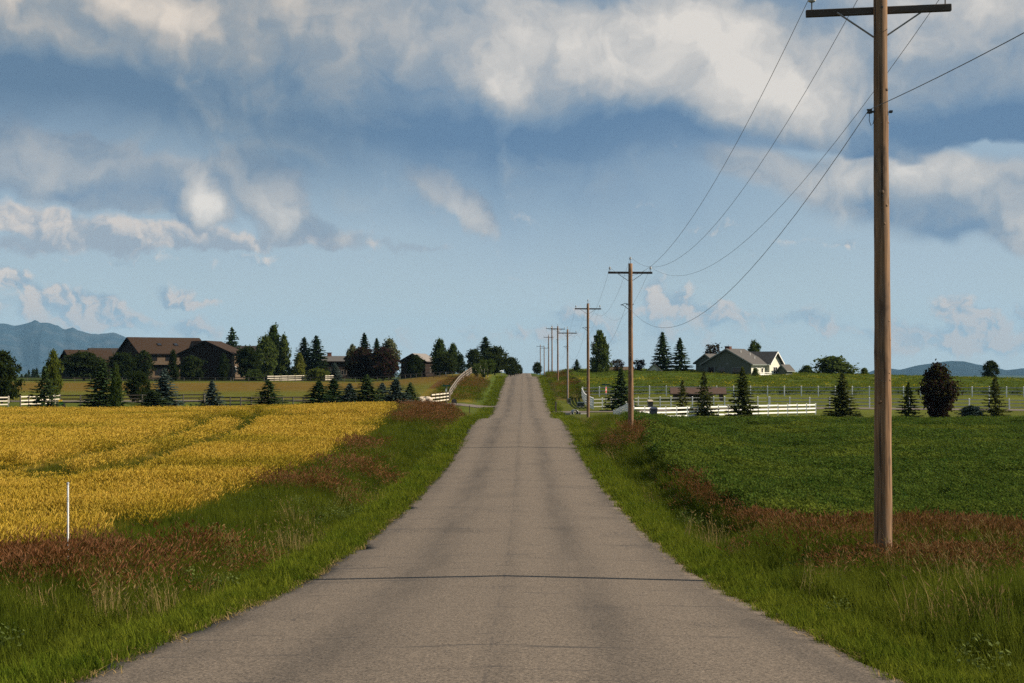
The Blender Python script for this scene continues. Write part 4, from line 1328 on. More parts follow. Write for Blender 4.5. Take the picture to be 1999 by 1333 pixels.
_crown = {}
def crown_mesh(kind, var, m):
    key = (kind, var, m.name)
    if key in _crown:
        return _crown[key]
    geo = (kind, var)
    if geo not in _crown:
        s = sum(map(ord, kind)) + var * 31
        if kind == 'spruce':
            g_ = conifer_crown(s, 17, 0.03, 0.74, 1.25, 0.5, 0.28, 0.038)
        elif kind == 'open_spruce':
            g_ = conifer_crown(s, 13, 0.06, 0.72, 0.95, 0.45, 0.36, 0.036)
        elif kind == 'fir':
            g_ = conifer_crown(s, 22, 0.04, 0.60, 1.35, 0.4, 0.20, 0.038)
        elif kind == 'low_spruce':
            g_ = conifer_crown(s, 10, 0.02, 0.62, 1.3, 0.3, 0.30, 0.050)
        elif kind in ('dome',):
            g_ = leafy_crown(s, ENV['dome'], 120, 40, 0.13, 0.034, 0.02)
        elif kind == 'poplar':
            g_ = leafy_crown(s, ENV['poplar'], 190, 34, 0.080, 0.025, 0.04)
        elif kind == 'vase':
            g_ = leafy_crown(s, ENV['vase'], 60, 28, 0.10, 0.028, 0.18)
        elif kind == 'cone':
            g_ = leafy_crown(s, ENV['cone'], 150, 34, 0.085, 0.028, 0.05)
        elif kind == 'oval':
            g_ = leafy_crown(s, ENV['oval'], 165, 34, 0.090, 0.027, 0.10)
        else:
            g_ = leafy_crown(s, ENV['round'], 175, 34, 0.095, 0.028, 0.14)
        _crown[geo] = g_
    V, Fq = _crown[geo]
    _crown[key] = np_mesh('crown', V, Fq, m)
    return _crown[key]
_trunk = {}
def trunk_mesh(kind, var, m):
    key = (kind, var, m.name)
    if key in _trunk:
        return _trunk[key]
    r = random.Random(var * 7 + len(kind))
    mb = MB()
    if kind in ('spruce', 'open_spruce', 'fir', 'low_spruce'):
        mb.tube([(0, 0, -0.06), (0, 0, 0.04), (0.004, 0, 0.5), (0, 0, 0.96)], [0.030, 0.024, 0.013, 0.003], 8)
        for i in range(12):
            a, z = r.uniform(0, 6.28), r.uniform(0.08, 0.8)
            L = 0.38 * (1 - z) ** 0.8
            mb.tube([(0, 0, z), (L * math.cos(a), L * math.sin(a), z - 0.03)], [0.006, 0.002], 4, cap=False)
    else:
        mb.tube([(0, 0, -0.06), (0.004, 0, 0.06), (0.008, 0.004, 0.30), (0.0, 0.01, 0.62), (0.01, 0, 0.90)], [0.034, 0.025, 0.019, 0.011, 0.003], 8)
        for i in range(9):
            a, z = i * 2.4 + r.uniform(-.4, .4), r.uniform(0.18, 0.62)
            L = r.uniform(0.2, 0.36)
            p0 = Vector((0.005, 0.003, z))
            p1 = p0 + Vector((math.cos(a) * L * 0.5, math.sin(a) * L * 0.5, 0.09))
            p2 = p0 + Vector((math.cos(a) * L, math.sin(a) * L, 0.24))
            mb.tube([p0, p1, p2], [0.011, 0.007, 0.002], 5, cap=False)
    _trunk[key] = mb.mesh('trunk', m, True)
    return _trunk[key]
def tree(name, label, kind, var, m, px, top, wid, d, cat='tree', bark=None, group=None, trunk=True, base_py=None, rz=None):
    x = px2x(px, d)
    zb = gz(x, d)
    h = py2z(top, d) - zb
    w = wid / F_PX * d * (1.62 if kind in ('spruce', 'open_spruce', 'low_spruce') else 1.6 if kind == 'fir' else 1.20)
    root = thing(name, label, cat, (x, d, zb), random.uniform(0, 6.28) if rz is None else rz, group)
    if trunk:
        obj('trunk', trunk_mesh(kind, var % 3, bark or M_BARK), root, None, None, (max(w, h * .35) * 0.9, max(w, h * .35) * 0.9, h))
    obj('crown' if trunk else 'foliage', crown_mesh(kind, var, m), root, None, None, (w, w, h))
    return root

G_ROW = 'spruces and small trees along the wheat edge'
G_LBG = 'trees around the houses on the left'
G_RROW = 'young trees along the drive on the right'
G_RSKY = 'trees on the skyline to the right'
TREES = [
    # along the far edge of the wheat
    ('spruce_tree', 'open-branched young spruce in front of the cream rail fence', 'open_spruce', 0, M_SPRUCE, 85, 716, 54, 166, G_ROW),
    ('slender_tree', 'slender yellow-green tree rising behind the open-branched young spruce', 'oval', 0, M_YLEAF, 103, 686, 34, 200, G_ROW),
    ('spruce_tree', 'largest dark spruce at the wheat edge, below the low brown house', 'spruce', 0, M_SPRUCE, 199, 703, 70, 168, G_ROW),
    ('slender_tree', 'narrow bright leafy tree against the side of the largest dark spruce', 'poplar', 1, M_LEAF, 225, 714, 28, 164, G_ROW),
    ('small_tree', 'small round dark tree on a thin trunk behind the dark rail fence', 'round', 1, M_DLEAF, 269, 727, 46, 190, G_ROW),
    ('blue_spruce', 'tall blue spruce at the wheat edge below the lodge', 'spruce', 1, M_BLUE, 320, 720, 60, 172, G_ROW),
    ('spruce_tree', 'low spreading spruce at the foot of the tall blue spruce', 'low_spruce', 0, M_SPRUCE, 296, 762, 66, 163, G_ROW),
    ('blue_spruce', 'small blue spruce standing alone beside the white end panel', 'spruce', 2, M_BLUE, 413, 743, 46, 164, G_ROW),
    ('spruce_tree', 'dark layered spruce standing alone below the white paddock rails', 'open_spruce', 1, M_SPRUCE, 523, 742, 70, 163, G_ROW),
    ('spruce_tree', 'first spruce of the dense row, at its end nearest the lodge', 'spruce', 0, M_SPRUCE, 622, 744, 70, 164, G_ROW),
    ('spruce_tree', 'second spruce of the dense row, dark and narrow', 'spruce', 3, M_SPRUCE, 651, 739, 62, 170, G_ROW),
    ('blue_spruce', 'third spruce of the dense row, short and bluish', 'spruce', 1, M_BLUE, 682, 749, 62, 166, G_ROW),
    ('spruce_tree', 'tallest spruce in the dense row, at its middle', 'spruce', 2, M_SPRUCE, 716, 733, 72, 163, G_ROW),
    ('blue_spruce', 'short bluish spruce just right of the tallest one in the row', 'spruce', 0, M_BLUE, 746, 748, 58, 169, G_ROW),
    ('blue_spruce', 'bluish spruce next to last in the dense row', 'spruce', 3, M_BLUE, 773, 740, 64, 165, G_ROW),
    ('spruce_tree', 'last spruce of the dense row, beside the pale stones', 'spruce', 1, M_SPRUCE, 801, 747, 44, 181, G_ROW),
    ('leafy_tree', 'dark rounded tree cut by the far left edge of the picture', 'round', 2, M_DLEAF, 2, 690, 66, 186, G_ROW),
    # around the lodge and the other houses
    ('leafy_tree', 'dark bushy tree covering the front of the low brown house', 'round', 0, M_DLEAF, 162, 688, 78, 335, G_LBG),
    ('leafy_tree', 'dark tree between the low brown house and the lodge', 'round', 1, M_DLEAF, 238, 690, 56, 338, G_LBG),
    ('leafy_tree', 'dark broad tree in front of the gable end of the lodge', 'oval', 1, M_DLEAF, 278, 684, 40, 340, G_LBG),
    ('fir_tree', 'dark pointed tree in front of the lit wall of the lodge', 'cone', 0, M_DLEAF, 337, 686, 26, 338, G_LBG),
    ('leafy_tree', 'dark rounded tree in front of the left half of the garage', 'round', 3, M_DLEAF, 374, 696, 44, 334, G_LBG),
    ('leafy_tree', 'leafy tree in front of the lit corner of the garage', 'oval', 2, M_DLEAF, 436, 692, 22, 333, G_LBG),
    ('leafy_tree', 'dark tree filling the gap right of the garage', 'round', 0, M_DLEAF, 484, 678, 46, 338, G_LBG),
    ('spruce_tree', 'broad conical spruce rising behind the garage roof', 'fir', 0, M_SPRUCE, 452, 641, 40, 395, G_LBG),
    ('leafy_tree', 'tallest leafy tree on the left, behind the white paddock rails', 'poplar', 0, M_LEAF, 533, 637, 46, 350, G_LBG),
    ('leafy_tree', 'broad leafy tree leaning against the tallest one', 'oval', 0, M_LEAF, 518, 658, 50, 346, G_LBG),
    ('leafy_tree', 'narrow leafy tree just right of the tallest one', 'poplar', 2, M_LEAF, 554, 656, 34, 349, G_LBG),
    ('fir_tree', 'left one of the two dark firs behind the bright bush', 'fir', 1, M_FIR, 593, 658, 38, 352, G_LBG),
    ('fir_tree', 'right one of the two dark firs behind the bright bush', 'fir', 2, M_FIR, 617, 655, 42, 350, G_LBG),
    ('small_tree', 'small yellow-green tree in front of the two dark firs', 'cone', 1, M_YLEAF, 584, 690, 30, 336, G_LBG),
    ('blue_spruce', 'pale blue spruce in front of the house with the brick chimney', 'fir', 3, M_BLUE, 653, 708, 22, 332, G_LBG),
    ('fir_tree', 'tall fir rising out of the maroon trees', 'fir', 3, M_FIR, 711, 650, 32, 352, G_LBG),
    ('fir_tree', 'shorter fir right of the tall one above the maroon trees', 'fir', 0, M_FIR, 735, 662, 30, 354, G_LBG),
    ('leafy_tree', 'grey-green tree behind the right side of the maroon trees', 'oval', 3, M_PALE, 759, 664, 44, 356, G_LBG),
    ('leafy_tree', 'thin grey-green tree behind the left side of the maroon trees', 'oval', 1, M_PALE, 687, 672, 26, 356, G_LBG),
    ('plum_tree', 'left of the two broad maroon trees', 'round', 2, M_PLUM, 704, 682, 56, 318, G_LBG),
    ('plum_tree', 'right of the two broad maroon trees', 'round', 3, M_PLUM, 748, 680, 60, 316, G_LBG),
    ('leafy_tree', 'dark tree in front of the grey-roofed barn', 'oval', 2, M_DLEAF, 812, 694, 34, 330, G_LBG),
    ('leafy_tree', 'tall dark leafy tree right of the barn roof', 'poplar', 3, M_LEAF, 858, 663, 40, 345, G_LBG),
    ('leafy_tree', 'paler leafy tree beside the tall one right of the barn', 'oval', 0, M_LEAF, 885, 672, 30, 350, G_LBG),
    ('fir_tree', 'small dark fir at the right end of the barn trees', 'cone', 2, M_FIR, 899, 692, 26, 342, G_LBG),
    ('leafy_tree', 'dark bushy tree below the tall leafy tree by the barn', 'round', 1, M_DLEAF, 868, 690, 50, 335, G_LBG),
    ('fir_tree', 'tall dark fir beside the road near the brow', 'fir', 1, M_FIR, 947, 657, 42, 372, G_LBG),
    ('leafy_tree', 'broad dark leafy tree right of the roadside fir', 'round', 0, M_DLEAF, 966, 678, 50, 368, G_LBG),
    ('leafy_tree', 'dark leafy tree left of the roadside fir', 'round', 2, M_DLEAF, 926, 684, 34, 362, G_LBG),
    ('leafy_tree', 'round dark tree nearest the crest on the left of the road', 'round', 3, M_DLEAF, 997, 698, 32, 425, G_LBG),
    ('small_tree', 'tiny dark tree at the end of the left tree line by the crest', 'round', 1, M_DLEAF, 1012, 712, 16, 450, G_LBG),
    ('small_tree', 'loose green tree with thin pale stems beside the silvery fence', 'vase', 0, M_LEAF, 952, 702, 42, 285, G_LBG),
    # right: along the drive
    ('spruce_tree', 'big dark spruce behind the second pole, between the fences', 'spruce', 2, M_SPRUCE, 1212, 720, 50, 174, G_RROW),
    ('pine_tree', 'thin olive conifer in front of the left end of the shelter', 'open_spruce', 2, M_OLIVE, 1332, 741, 34, 151, G_RROW),
    ('pine_tree', 'olive conifer in front of the middle of the shelter', 'open_spruce', 0, M_OLIVE, 1374, 727, 42, 149, G_RROW),
    ('pine_tree', 'tall olive conifer below the green house, right of the shelter', 'spruce', 3, M_OLIVE, 1449, 718, 48, 148, G_RROW),
    ('pine_tree', 'dark olive conifer just past the end of the bright white fence', 'spruce', 1, M_OLIVE, 1643, 729, 58, 147, G_RROW),
    ('pine_tree', 'small olive conifer between the nearest pole and the purple tree', 'open_spruce', 1, M_OLIVE, 1772, 747, 42, 146, G_RROW),
    ('pine_tree', 'olive conifer on a bare stem near the right edge of the picture', 'open_spruce', 2, M_OLIVE, 1940, 736, 46, 146, G_RROW),
    ('purple_tree', 'rounded blackish purple tree standing among the conifers on the right', 'oval', 3, M_PLUM, 1829, 713, 72, 145, G_RROW),
    # right: skyline
    ('leafy_tree', 'tall dense tree on the skyline behind the third pole', 'poplar', 0, M_LEAF, 1171, 647, 46, 292, G_RSKY),
    ('spruce_tree', 'small spruce alone on the skyline left of the tall dense tree', 'spruce', 0, M_SPRUCE, 1126, 701, 22, 300, G_RSKY),
    ('fir_tree', 'slim tall conifer on the skyline left of the green house', 'fir', 2, M_SPRUCE, 1293, 648, 34, 300, G_RSKY),
    ('fir_tree', 'broader conifer right of the slim tall one by the green house', 'spruce', 3, M_SPRUCE, 1327, 660, 40, 300, G_RSKY),
    ('purple_tree', 'spreading purple-brown tree right of the tall dense skyline tree', 'vase', 1, M_PLUM, 1206, 702, 34, 296, G_RSKY),
    ('purple_tree', 'spreading purple-brown tree behind the second pole on the skyline', 'vase', 2, M_PLUM, 1246, 702, 32, 300, G_RSKY),
    ('purple_tree', 'purple-brown tree rising behind the left roof of the green house', 'vase', 0, M_PLUM, 1391, 673, 42, 322, G_RSKY),
    ('leafy_tree', 'dark tree rising behind the ridge of the green house', 'round', 0, M_LEAF, 1473, 667, 26, 318, G_RSKY),
    ('leafy_tree', 'wide dark tree on the skyline right of the green house', 'dome', 1, M_LEAF, 1624, 697, 76, 316, G_RSKY),
    ('leafy_tree', 'lone round tree on the skyline in front of the blue hills', 'round', 2, M_DLEAF, 1931, 706, 32, 330, G_RSKY),
    ('small_tree', 'small dark tree right of the crest beside the far poles', 'round', 3, M_DLEAF, 1049, 708, 18, 480, G_RSKY),
]
for i, (nm, lab, kind, var, m, px, top, wid, d, grp) in enumerate(TREES):
    tree(nm, lab, kind, var, m, px, top, wid, d, group=grp, bark=M_BIRCH if 'pale stems' in lab else None)
SHRUBS = [
    ('round_bush', 'round bright green bush between the two white paddock rails', 0, M_YLEAF, 620, 720, 40, 330),
    ('low_bush', 'low green bush beside the dark car left of the paddock rails', 1, M_LEAF, 497, 722, 34, 334),
    ('blue_shrub', 'low bluish shrub right of the purple tree', 0, M_BLUE, 1894, 793, 48, 146),
    ('purple_shrub', 'tiny purple shrub at the foot of the purple tree', 1, M_PLUM, 1842, 803, 18, 144),
    ('dark_bush', 'low dark bush at the left end of the wide skyline tree', 1, M_LEAF, 1574, 714, 26, 314),
    ('dark_bush', 'small round bush on the skyline left of the nearest pole', 0, M_LEAF, 1686, 719, 17, 320),
    ('dark_bush', 'low dark bush by the lit wall of the green house', 1, M_LEAF, 1474, 719, 14, 284),
]
for nm, lab, var, m, px, top, wid, d in SHRUBS:
    tree(nm, lab, 'dome', var, m, px, top, wid, d, 'bush', trunk=False)
# pale-stemmed clump of young trees beside the silvery fence
for i, (px, top, d, lab) in enumerate(((931, 712, 262, 'white-stemmed young birch nearest the silvery fence'), (944, 706, 264, 'white-stemmed young birch nearer the road'))):
    x = px2x(px, d); zb = gz(x, d); h = py2z(top, d) - zb
    root = thing('birch_tree', lab, 'tree', (x, d, zb), 0, 'young birches')
    mb = MB()
    for q in range(3):
        a = q * 2.1 + i
        mb.tube([(0.1 * math.cos(a), 0.1 * math.sin(a), -0.1), (0.3 * math.cos(a), 0.1 * math.sin(a), h * 0.5), (0.7 * math.cos(a), 0.3 * math.sin(a), h * 0.95)], [0.075, 0.055, 0.015], 6)
    mb.build('trunk', M_BIRCH, root)
    obj('crown', crown_mesh('vase', i, M_LEAF), root, None, None, (2.4, 2.4, h * 1.05))

# distant wood on the left, one dark mass
def build_treeline():
    V, Fq = _crown[('fir', 0)]
    r = np.random.default_rng(3)
    keepq = r.random(len(Fq)) < 0.22
    Vq = V.reshape(-1, 4, 3)[keepq]
    ctr = Vq.mean(1, keepdims=True)
    Vq = ctr + (Vq - ctr) * 2.2
    vs = []
    for k in range(700):
        d = r.uniform(680, 1100)
        px = r.uniform(-350, 900)
        x = px2x(px, d)
        h = (r.uniform(6.5, 10)) * d / 800 * (0.8 + 0.35 * vnoise(np.array([px]), np.array([0.]), 0.03, 4, 2)[0])
        w = h * r.uniform(0.32, 0.5)
        a = r.uniform(0, 6.28)
        rot = np.array([[math.cos(a), -math.sin(a), 0], [math.sin(a), math.cos(a), 0], [0, 0, 1]])
        vs.append((Vq @ rot.T) * np.array([w, w, h]) + np.array([x, d, gz(x, d) - 0.3]))
    v = np.concatenate([q.reshape(-1, 3) for q in vs])
    o = obj('distant_wood', np_mesh('distant_wood', v, np.arange(len(v)).reshape(-1, 4), M_FIR))
    tag(o, 'dark distant wood below the mountains on the left', 'wood', kind='stuff')
build_treeline()

# ---------------------------------------------------------------- buildings
M_BROOF = worn('brown_shingle_roof', (0.038, 0.023, 0.014), (0.027, 0.016, 0.011), 1.6, 0.9, 0.15, 0.7, 0.5)
M_DROOF = worn('dark_shingle_roof', (0.035, 0.028, 0.025), (0.022, 0.020, 0.018), 1.6, 0.9, 0.15, 0.7, 0.5)
M_GROOF = worn('grey_shingle_roof', (0.092, 0.087, 0.083), (0.068, 0.064, 0.061), 1.4, 0.9, 0.15, 0.6, 0.5)
M_LROOF = worn('pale_grey_roof', (0.210, 0.189, 0.175), (0.154, 0.140, 0.133), 1.4, 0.9, 0.15, 0.6, 0.4)
M_BWALL = worn('dark_brown_siding', (0.025, 0.017, 0.014), (0.015, 0.012, 0.010), 2.0, 0.9, 0.1, 0.6, 0.2, stretch=(1, 1, 4))
M_TWALL = worn('tan_plaster_wall', (0.104, 0.076, 0.052), (0.083, 0.060, 0.042), 1.5, 0.9, 0.1, 0.6)
M_SAGE = worn('sage_green_siding', (0.100, 0.113, 0.092), (0.080, 0.092, 0.075), 1.5, 0.85, 0.15, 0.5, 0.2, stretch=(1, 1, 4))
M_PALELIT = worn('pale_and_sunlit_siding', (0.595, 0.595, 0.500), (0.500, 0.500, 0.416), 1.5, 0.85, 0.15, 0.5, 0.2, stretch=(1, 1, 4))  # pale shed siding; on the house, sage siding with sunlight painted in
M_TRIM = worn('white_trim_paint', (0.76, 0.75, 0.72), (0.62, 0.60, 0.57), 2.0, 0.6, 0.3, 0.4)
M_GTRIM = worn('grey_green_trim', (0.180, 0.201, 0.189), (0.144, 0.162, 0.150), 2.0, 0.7, 0.2, 0.5)
M_BRICK = worn('dark_brick', (0.12, 0.055, 0.040), (0.075, 0.040, 0.032), 8.0, 0.9, 0.1, 0.8)
M_STONE = worn('pale_limestone', (0.52, 0.44, 0.35), (0.34, 0.28, 0.22), 2.5, 0.9, 0.15, 0.8, 0.7)
def glass_mat():
    m, g = mat('window_glass')
    p = principled(g, (0.012, 0.014, 0.017), 0.06, 0.6)
    return finish(m, g, p)
M_GLASS = glass_mat()

def block(parent, x0, x1, y0, y1, eave, ridge, wm, rm, tm=None, oh=0.5, ohg=0.45, axis='y', base=-0.5, thick=0.16, ridge_at=0.5):
    """gabled block in the house's own frame; the ridge runs along `axis`"""
    if axis == 'y':
        f = lambda a, b, z: (a, b, z)
        a0, a1, b0, b1 = x0, x1, y0, y1
    else:
        f = lambda a, b, z: (b, a, z)
        a0, a1, b0, b1 = y0, y1, x0, x1
    am = a0 + (a1 - a0) * ridge_at
    w = MB()
    vs = [f(a0, b0, base), f(a1, b0, base), f(a1, b0, eave), f(am, b0, ridge), f(a0, b0, eave), f(a0, b1, base), f(a1, b1, base), f(a1, b1, eave), f(am, b1, ridge), f(a0, b1, eave)]
    w.raw(vs, [(0, 1, 2, 3, 4), (9, 8, 7, 6, 5), (0, 4, 9, 5), (1, 6, 7, 2), (0, 5, 6, 1)])
    w.build('wall', wm, parent)
    for sgn, ae in ((-1, a0), (1, a1)):
        sl = (ridge - eave) / abs(am - ae)
        e = ae + sgn * oh
        ze = eave - sl * oh
        t = thick * math.sqrt(1 + sl * sl)
        g0, g1 = b0 - ohg, b1 + ohg
        lift = 0.03
        v = [f(e, g0, ze + lift), f(am, g0, ridge + lift), f(am, g1, ridge + lift), f(e, g1, ze + lift), f(e, g0, ze + t), f(am, g0, ridge + t), f(am, g1, ridge + t), f(e, g1, ze + t)]
        r = MB().raw(v, [(3, 2, 1, 0), (4, 5, 6, 7), (0, 1, 5, 4), (1, 2, 6, 5), (2, 3, 7, 6), (3, 0, 4, 7)]).build('roof_slope', rm, parent)
        if tm is not None:
            # barge board on the front gable, gutter board along the eave
            fw = 0.24
            for gb, out in ((g0, -0.03), (g1, 0.03)):
                v = [f(e, gb, ze + t - fw), f(am, gb, ridge + t - fw), f(am, gb, ridge + t + 0.01), f(e, gb, ze + t + 0.01)]
                v += [f(p_, gb + out, z_) for p_, z_ in ((e, ze + t - fw), (am, ridge + t - fw), (am, ridge + t + 0.01), (e, ze + t + 0.01))]
                MB().raw(v, [(0, 1, 2, 3), (7, 6, 5, 4), (0, 4, 5, 1), (1, 5, 6, 2), (2, 6, 7, 3), (3, 7, 4, 0)]).build('barge_board', tm, parent)
            c = f(e + sgn * 0.03, (g0 + g1) / 2, ze + 0.06)
            s_ = f(0.05, g1 - g0, 0.20)
            MB().box(c, s_).build('eave_board', tm, parent)
def window(parent, c, w, h, face, frame=None, cross=True):
    """face: outward unit axis of the wall, one of '-y', '+x', '+y', '-x'"""
    rz = {'-y': 0, '+x': R(90), '+y': R(180), '-x': R(-90)}[face]
    win = obj('window', None, parent, c, (0, 0, rz))
    fm = frame or M_TRIM
    mb = MB()
    for sx in (-1, 1):
        mb.box((sx * (w / 2 + 0.04), -0.03, 0), (0.09, 0.08, h + 0.17))
    for sz in (-1, 1):
        mb.box((0, -0.03, sz * (h / 2 + 0.04)), (w, 0.08, 0.09))
    if cross:
        mb.box((0, -0.028, 0), (0.06, 0.06, h))
    mb.build('frame', fm, win)
    MB().box((0, -0.012, 0), (w, 0.03, h)).build('pane', M_GLASS, win)
    return win

# --- sage green house on the skyline to the right
def sage_house():
    d = 292.0
    x = px2x(1419, d)
    zb = gz(x, d) + 0.05
    h = thing('green_house', 'sage green house with grey roof and white trim on the skyline', 'house', (x, d, zb), R(-37))
    s = d / F_PX
    # local frame: gable front faces -y, ridge runs along +y
    zr = py2z(682, d) - zb
    ze = py2z(711.5, d) - zb + 0.2
    W = 5.1
    block(h, -W, W, 0, 6.2, ze, zr, M_SAGE, M_GROOF, M_GTRIM, 0.6, 0.5)
    # cross wing to the right, sunlight on its gable painted in as pale siding
    block(h, -1.0, 5.9, 5.8, 10.4, ze + 0.15, zr - 0.55, M_PALELIT, M_GROOF, M_TRIM, 0.5, 0.6, axis='x')
    # lower block behind on the left, with a lean-to
    block(h, -8.4, -4.0, 2.6, 7.5, ze + 0.2, zr - 0.95, M_SAGE, M_GROOF, M_GTRIM, 0.4, 0.4, axis='y')
    # small annex far right
    block(h, 6.6, 8.2, 8.0, 10.8, 1.4, 2.2, M_SAGE, M_GROOF, M_GTRIM, 0.35, 0.3, axis='y')
    # sheet paling the main block's long side, sunlight painted into its colour
    MB().box((W + 0.02, 2.85, ze / 2 - 0.1), (0.05, 5.6, ze + 0.1)).build('sunlit_side_sheet', M_PALELIT, h)
    window(h, (-1.15, -0.005, 1.25), 1.1, 1.05, '-y', M_GTRIM)
    window(h, (2.1, -0.005, 1.15), 2.0, 1.3, '-y', M_GTRIM)
    MB().box((0, -0.02, 2.55), (0.5, 0.05, 0.35)).build('gable_vent', M_GTRIM, h)
    # black slab painting the shade of a porch recess, door before it
    MB().box((-3.45, -0.03, 0.95), (1.5, 0.12, 1.9)).build('porch_shade', M_BLACK, h)
    dr = MB().box((-3.45, -0.12, 0.9), (0.9, 0.05, 1.8)).build('door', M_BWALL, h)
    MB().box((-3.1, -0.16, 0.9), (0.05, 0.05, 0.12)).build('handle', M_STEEL, dr)
    for q in (-4.3, -2.6):
        MB().box((q, -0.12, 1.0), (0.14, 0.12, 2.0)).build('porch_post', M_GTRIM, h)
    window(h, (W + 0.05, 1.8, 1.2), 0.9, 1.1, '+x')
    window(h, (W + 0.05, 4.2, 1.2), 0.6, 1.0, '+x', cross=False)
    window(h, (5.905, 8.1, 1.3), 1.4, 1.2, '+x')
    window(h, (-8.405, 5.0, 1.2), 1.0, 1.1, '-x')
    ch = MB().box((-0.25, 0.9, zr + 0.12), (1.0, 0.9, 0.9)).build('chimney', M_BRICK, h)
    MB().box((-0.25, 0.9, zr + 0.60), (1.15, 1.05, 0.08)).tube([(-0.25, 0.9, zr + 0.6), (-0.25, 0.9, zr + 0.95)], 0.05, 6).build('chimney_cap', M_STEEL, ch)
    sl = (zr - ze) / W
    for q, (a, b) in enumerate(((1.5, 2.6), (2.4, 4.6), (3.7, 4.0))):
        MB().tube([(a, b, zr - sl * a), (a, b, zr - sl * a + 0.65)], 0.07, 8).build('vent_pipe', M_TRIM, h)
    # deck railing on the sunny side
    for q in range(4):
        MB().box((W + 1.6, 0.6 + q * 1.5, 0.45), (0.09, 0.09, 0.95)).build('railing_post', M_TRIM, h)
    MB().box((W + 1.6, 2.85, 0.88), (0.08, 4.6, 0.10)).box((W + 1.6, 2.85, 0.4), (0.06, 4.6, 0.5)).build('deck_railing', M_TRIM, h)
    MB().box((W + 0.85, 2.85, 0.10), (1.5, 4.7, 0.16)).build('deck', M_GREYPOST, h)
sage_house()

def lodge():
    d = 372.0
    x = px2x(318, d)
    zb = gz(x, d)
    h = thing('brown_lodge', 'large two-storey lodge with lit brown roof and two skylights', 'house', (x, d, zb), R(36))
    # local frame: long lit side faces -y, ridge along x
    zr, ze = py2z(660, d) - zb, py2z(689, d) - zb
    L = 8.6
    D = 7.0
    block(h, -L, L, -D, D, ze, zr, M_BWALL, M_BROOF, M_BWALL, 0.7, 0.7, axis='x')
    # pale upper wall band and balcony on the lit side
    MB().box((0.6, -D - 0.02, ze - 1.35), (2 * L - 1.6, 0.06, 1.5)).build('plaster_band', M_TWALL, h)
    MB().box((0.6, -D - 0.55, ze - 2.45), (2 * L - 1.4, 1.1, 0.8)).build('balcony', M_TWALL, h)
    MB().box((0.6, -D - 0.03, ze - 4.8), (2 * L - 2.6, 0.06, 2.6)).build('lower_wall', M_TWALL, h)
    for q in (-5.2, -1.8, 1.8, 5.2):
        window(h, (q, -D - 0.06, ze - 1.3), 1.1, 1.1, '-y', M_BWALL)
    for q in (-4.2, 0.0, 4.2):
        window(h, (q, -D - 0.07, ze - 4.5), 1.5, 1.5, '-y', M_BWALL)
    sl = (zr - ze) / D
    an = math.atan(sl)
    for q in (-2.6, 1.6):
        y_ = -D * 0.52
        sk = MB().box((0, 0, 0), (1.0, 1.2, 0.12), rx=an).build('skylight', M_BWALL, h, loc=(q, y_, zr - sl * D * 0.52 + 0.28))
        MB().box((0, -0.03, 0.07), (0.8, 1.0, 0.03), rx=an).build('pane', M_GLASS, sk)
    # cross gable at the right end of the lit side
    block(h, 4.6, 8.4, -D - 2.0, -1.5, ze + 0.3, zr - 0.9, M_BWALL, M_BROOF, M_BWALL, 0.5, 0.6, axis='y')
    window(h, (6.5, -D - 2.005, ze - 1.0), 1.6, 1.6, '-y', M_BWALL)
    window(h, (-L - 0.005, 0, ze - 1.2), 1.4, 1.4, '-x', M_BWALL)
lodge()

def garage():
    d = 350.0
    x = px2x(401, d)
    zb = gz(x, d)
    h = thing('brown_garage', 'dark gabled garage in front of the lodge, its right roof slope sunlit', 'garage', (x, d, zb), R(-6))
    zr, ze = py2z(666, d) - zb, py2z(689, d) - zb
    W = 6.0
    block(h, -W, W, 0, 11, ze, zr, M_BWALL, M_BROOF, M_BWALL, 0.6, 0.6)
    MB().box((W + 0.02, 5.5, ze / 2), (0.05, 10.8, ze - 0.3)).build('sunlit_side_sheet', M_TWALL, h)  # tan sheet that paints sunlight onto the dark side wall
    for q in (3.0, 7.5):
        window(h, (W + 0.05, q, 2.4), 1.1, 1.2, '+x')
    for q in (-2.9, 2.9):
        dr = MB().box((q, -0.03, 1.35), (4.2, 0.08, 2.7)).build('garage_door', M_BWALL, h)
        for k in range(4):
            MB().box((q, -0.085, 0.40 + k * 0.66), (4.0, 0.03, 0.58)).build('panel', M_BWALL, dr)
    window(h, (0, -0.005, 4.1), 1.2, 1.1, '-y', M_BWALL)
garage()

def low_house():
    d = 385.0
    x = px2x(168, d)
    zb = gz(x, d)
    h = thing('low_brown_house', 'low brown house with stepped roofs left of the lodge', 'house', (x, d, zb), R(34))
    zr, ze = py2z(684, d) - zb, py2z(705, d) - zb
    block(h, -5.2, 5.4, -5.0, 5.0, ze, zr, M_BWALL, M_BROOF, M_BWALL, 0.6, 0.6, axis='x')
    block(h, 3.0, 15.0, 2.0, 11.0, ze + 0.5, zr + 0.55, M_BWALL, M_DROOF, M_BWALL, 0.6, 0.6, axis='x')
    block(h, 5.0, 11.0, -3.2, 2.0, ze - 0.4, zr - 1.2, M_BWALL, M_BROOF, M_BWALL, 0.5, 0.5, axis='x')
    for q in (-3.4, 0.2, 3.4):
        window(h, (q, -5.005, 2.0), 1.2, 1.2, '-y', M_TWALL)
    window(h, (-5.205, 0, 2.0), 1.2, 1.2, '-x', M_TWALL)
low_house()

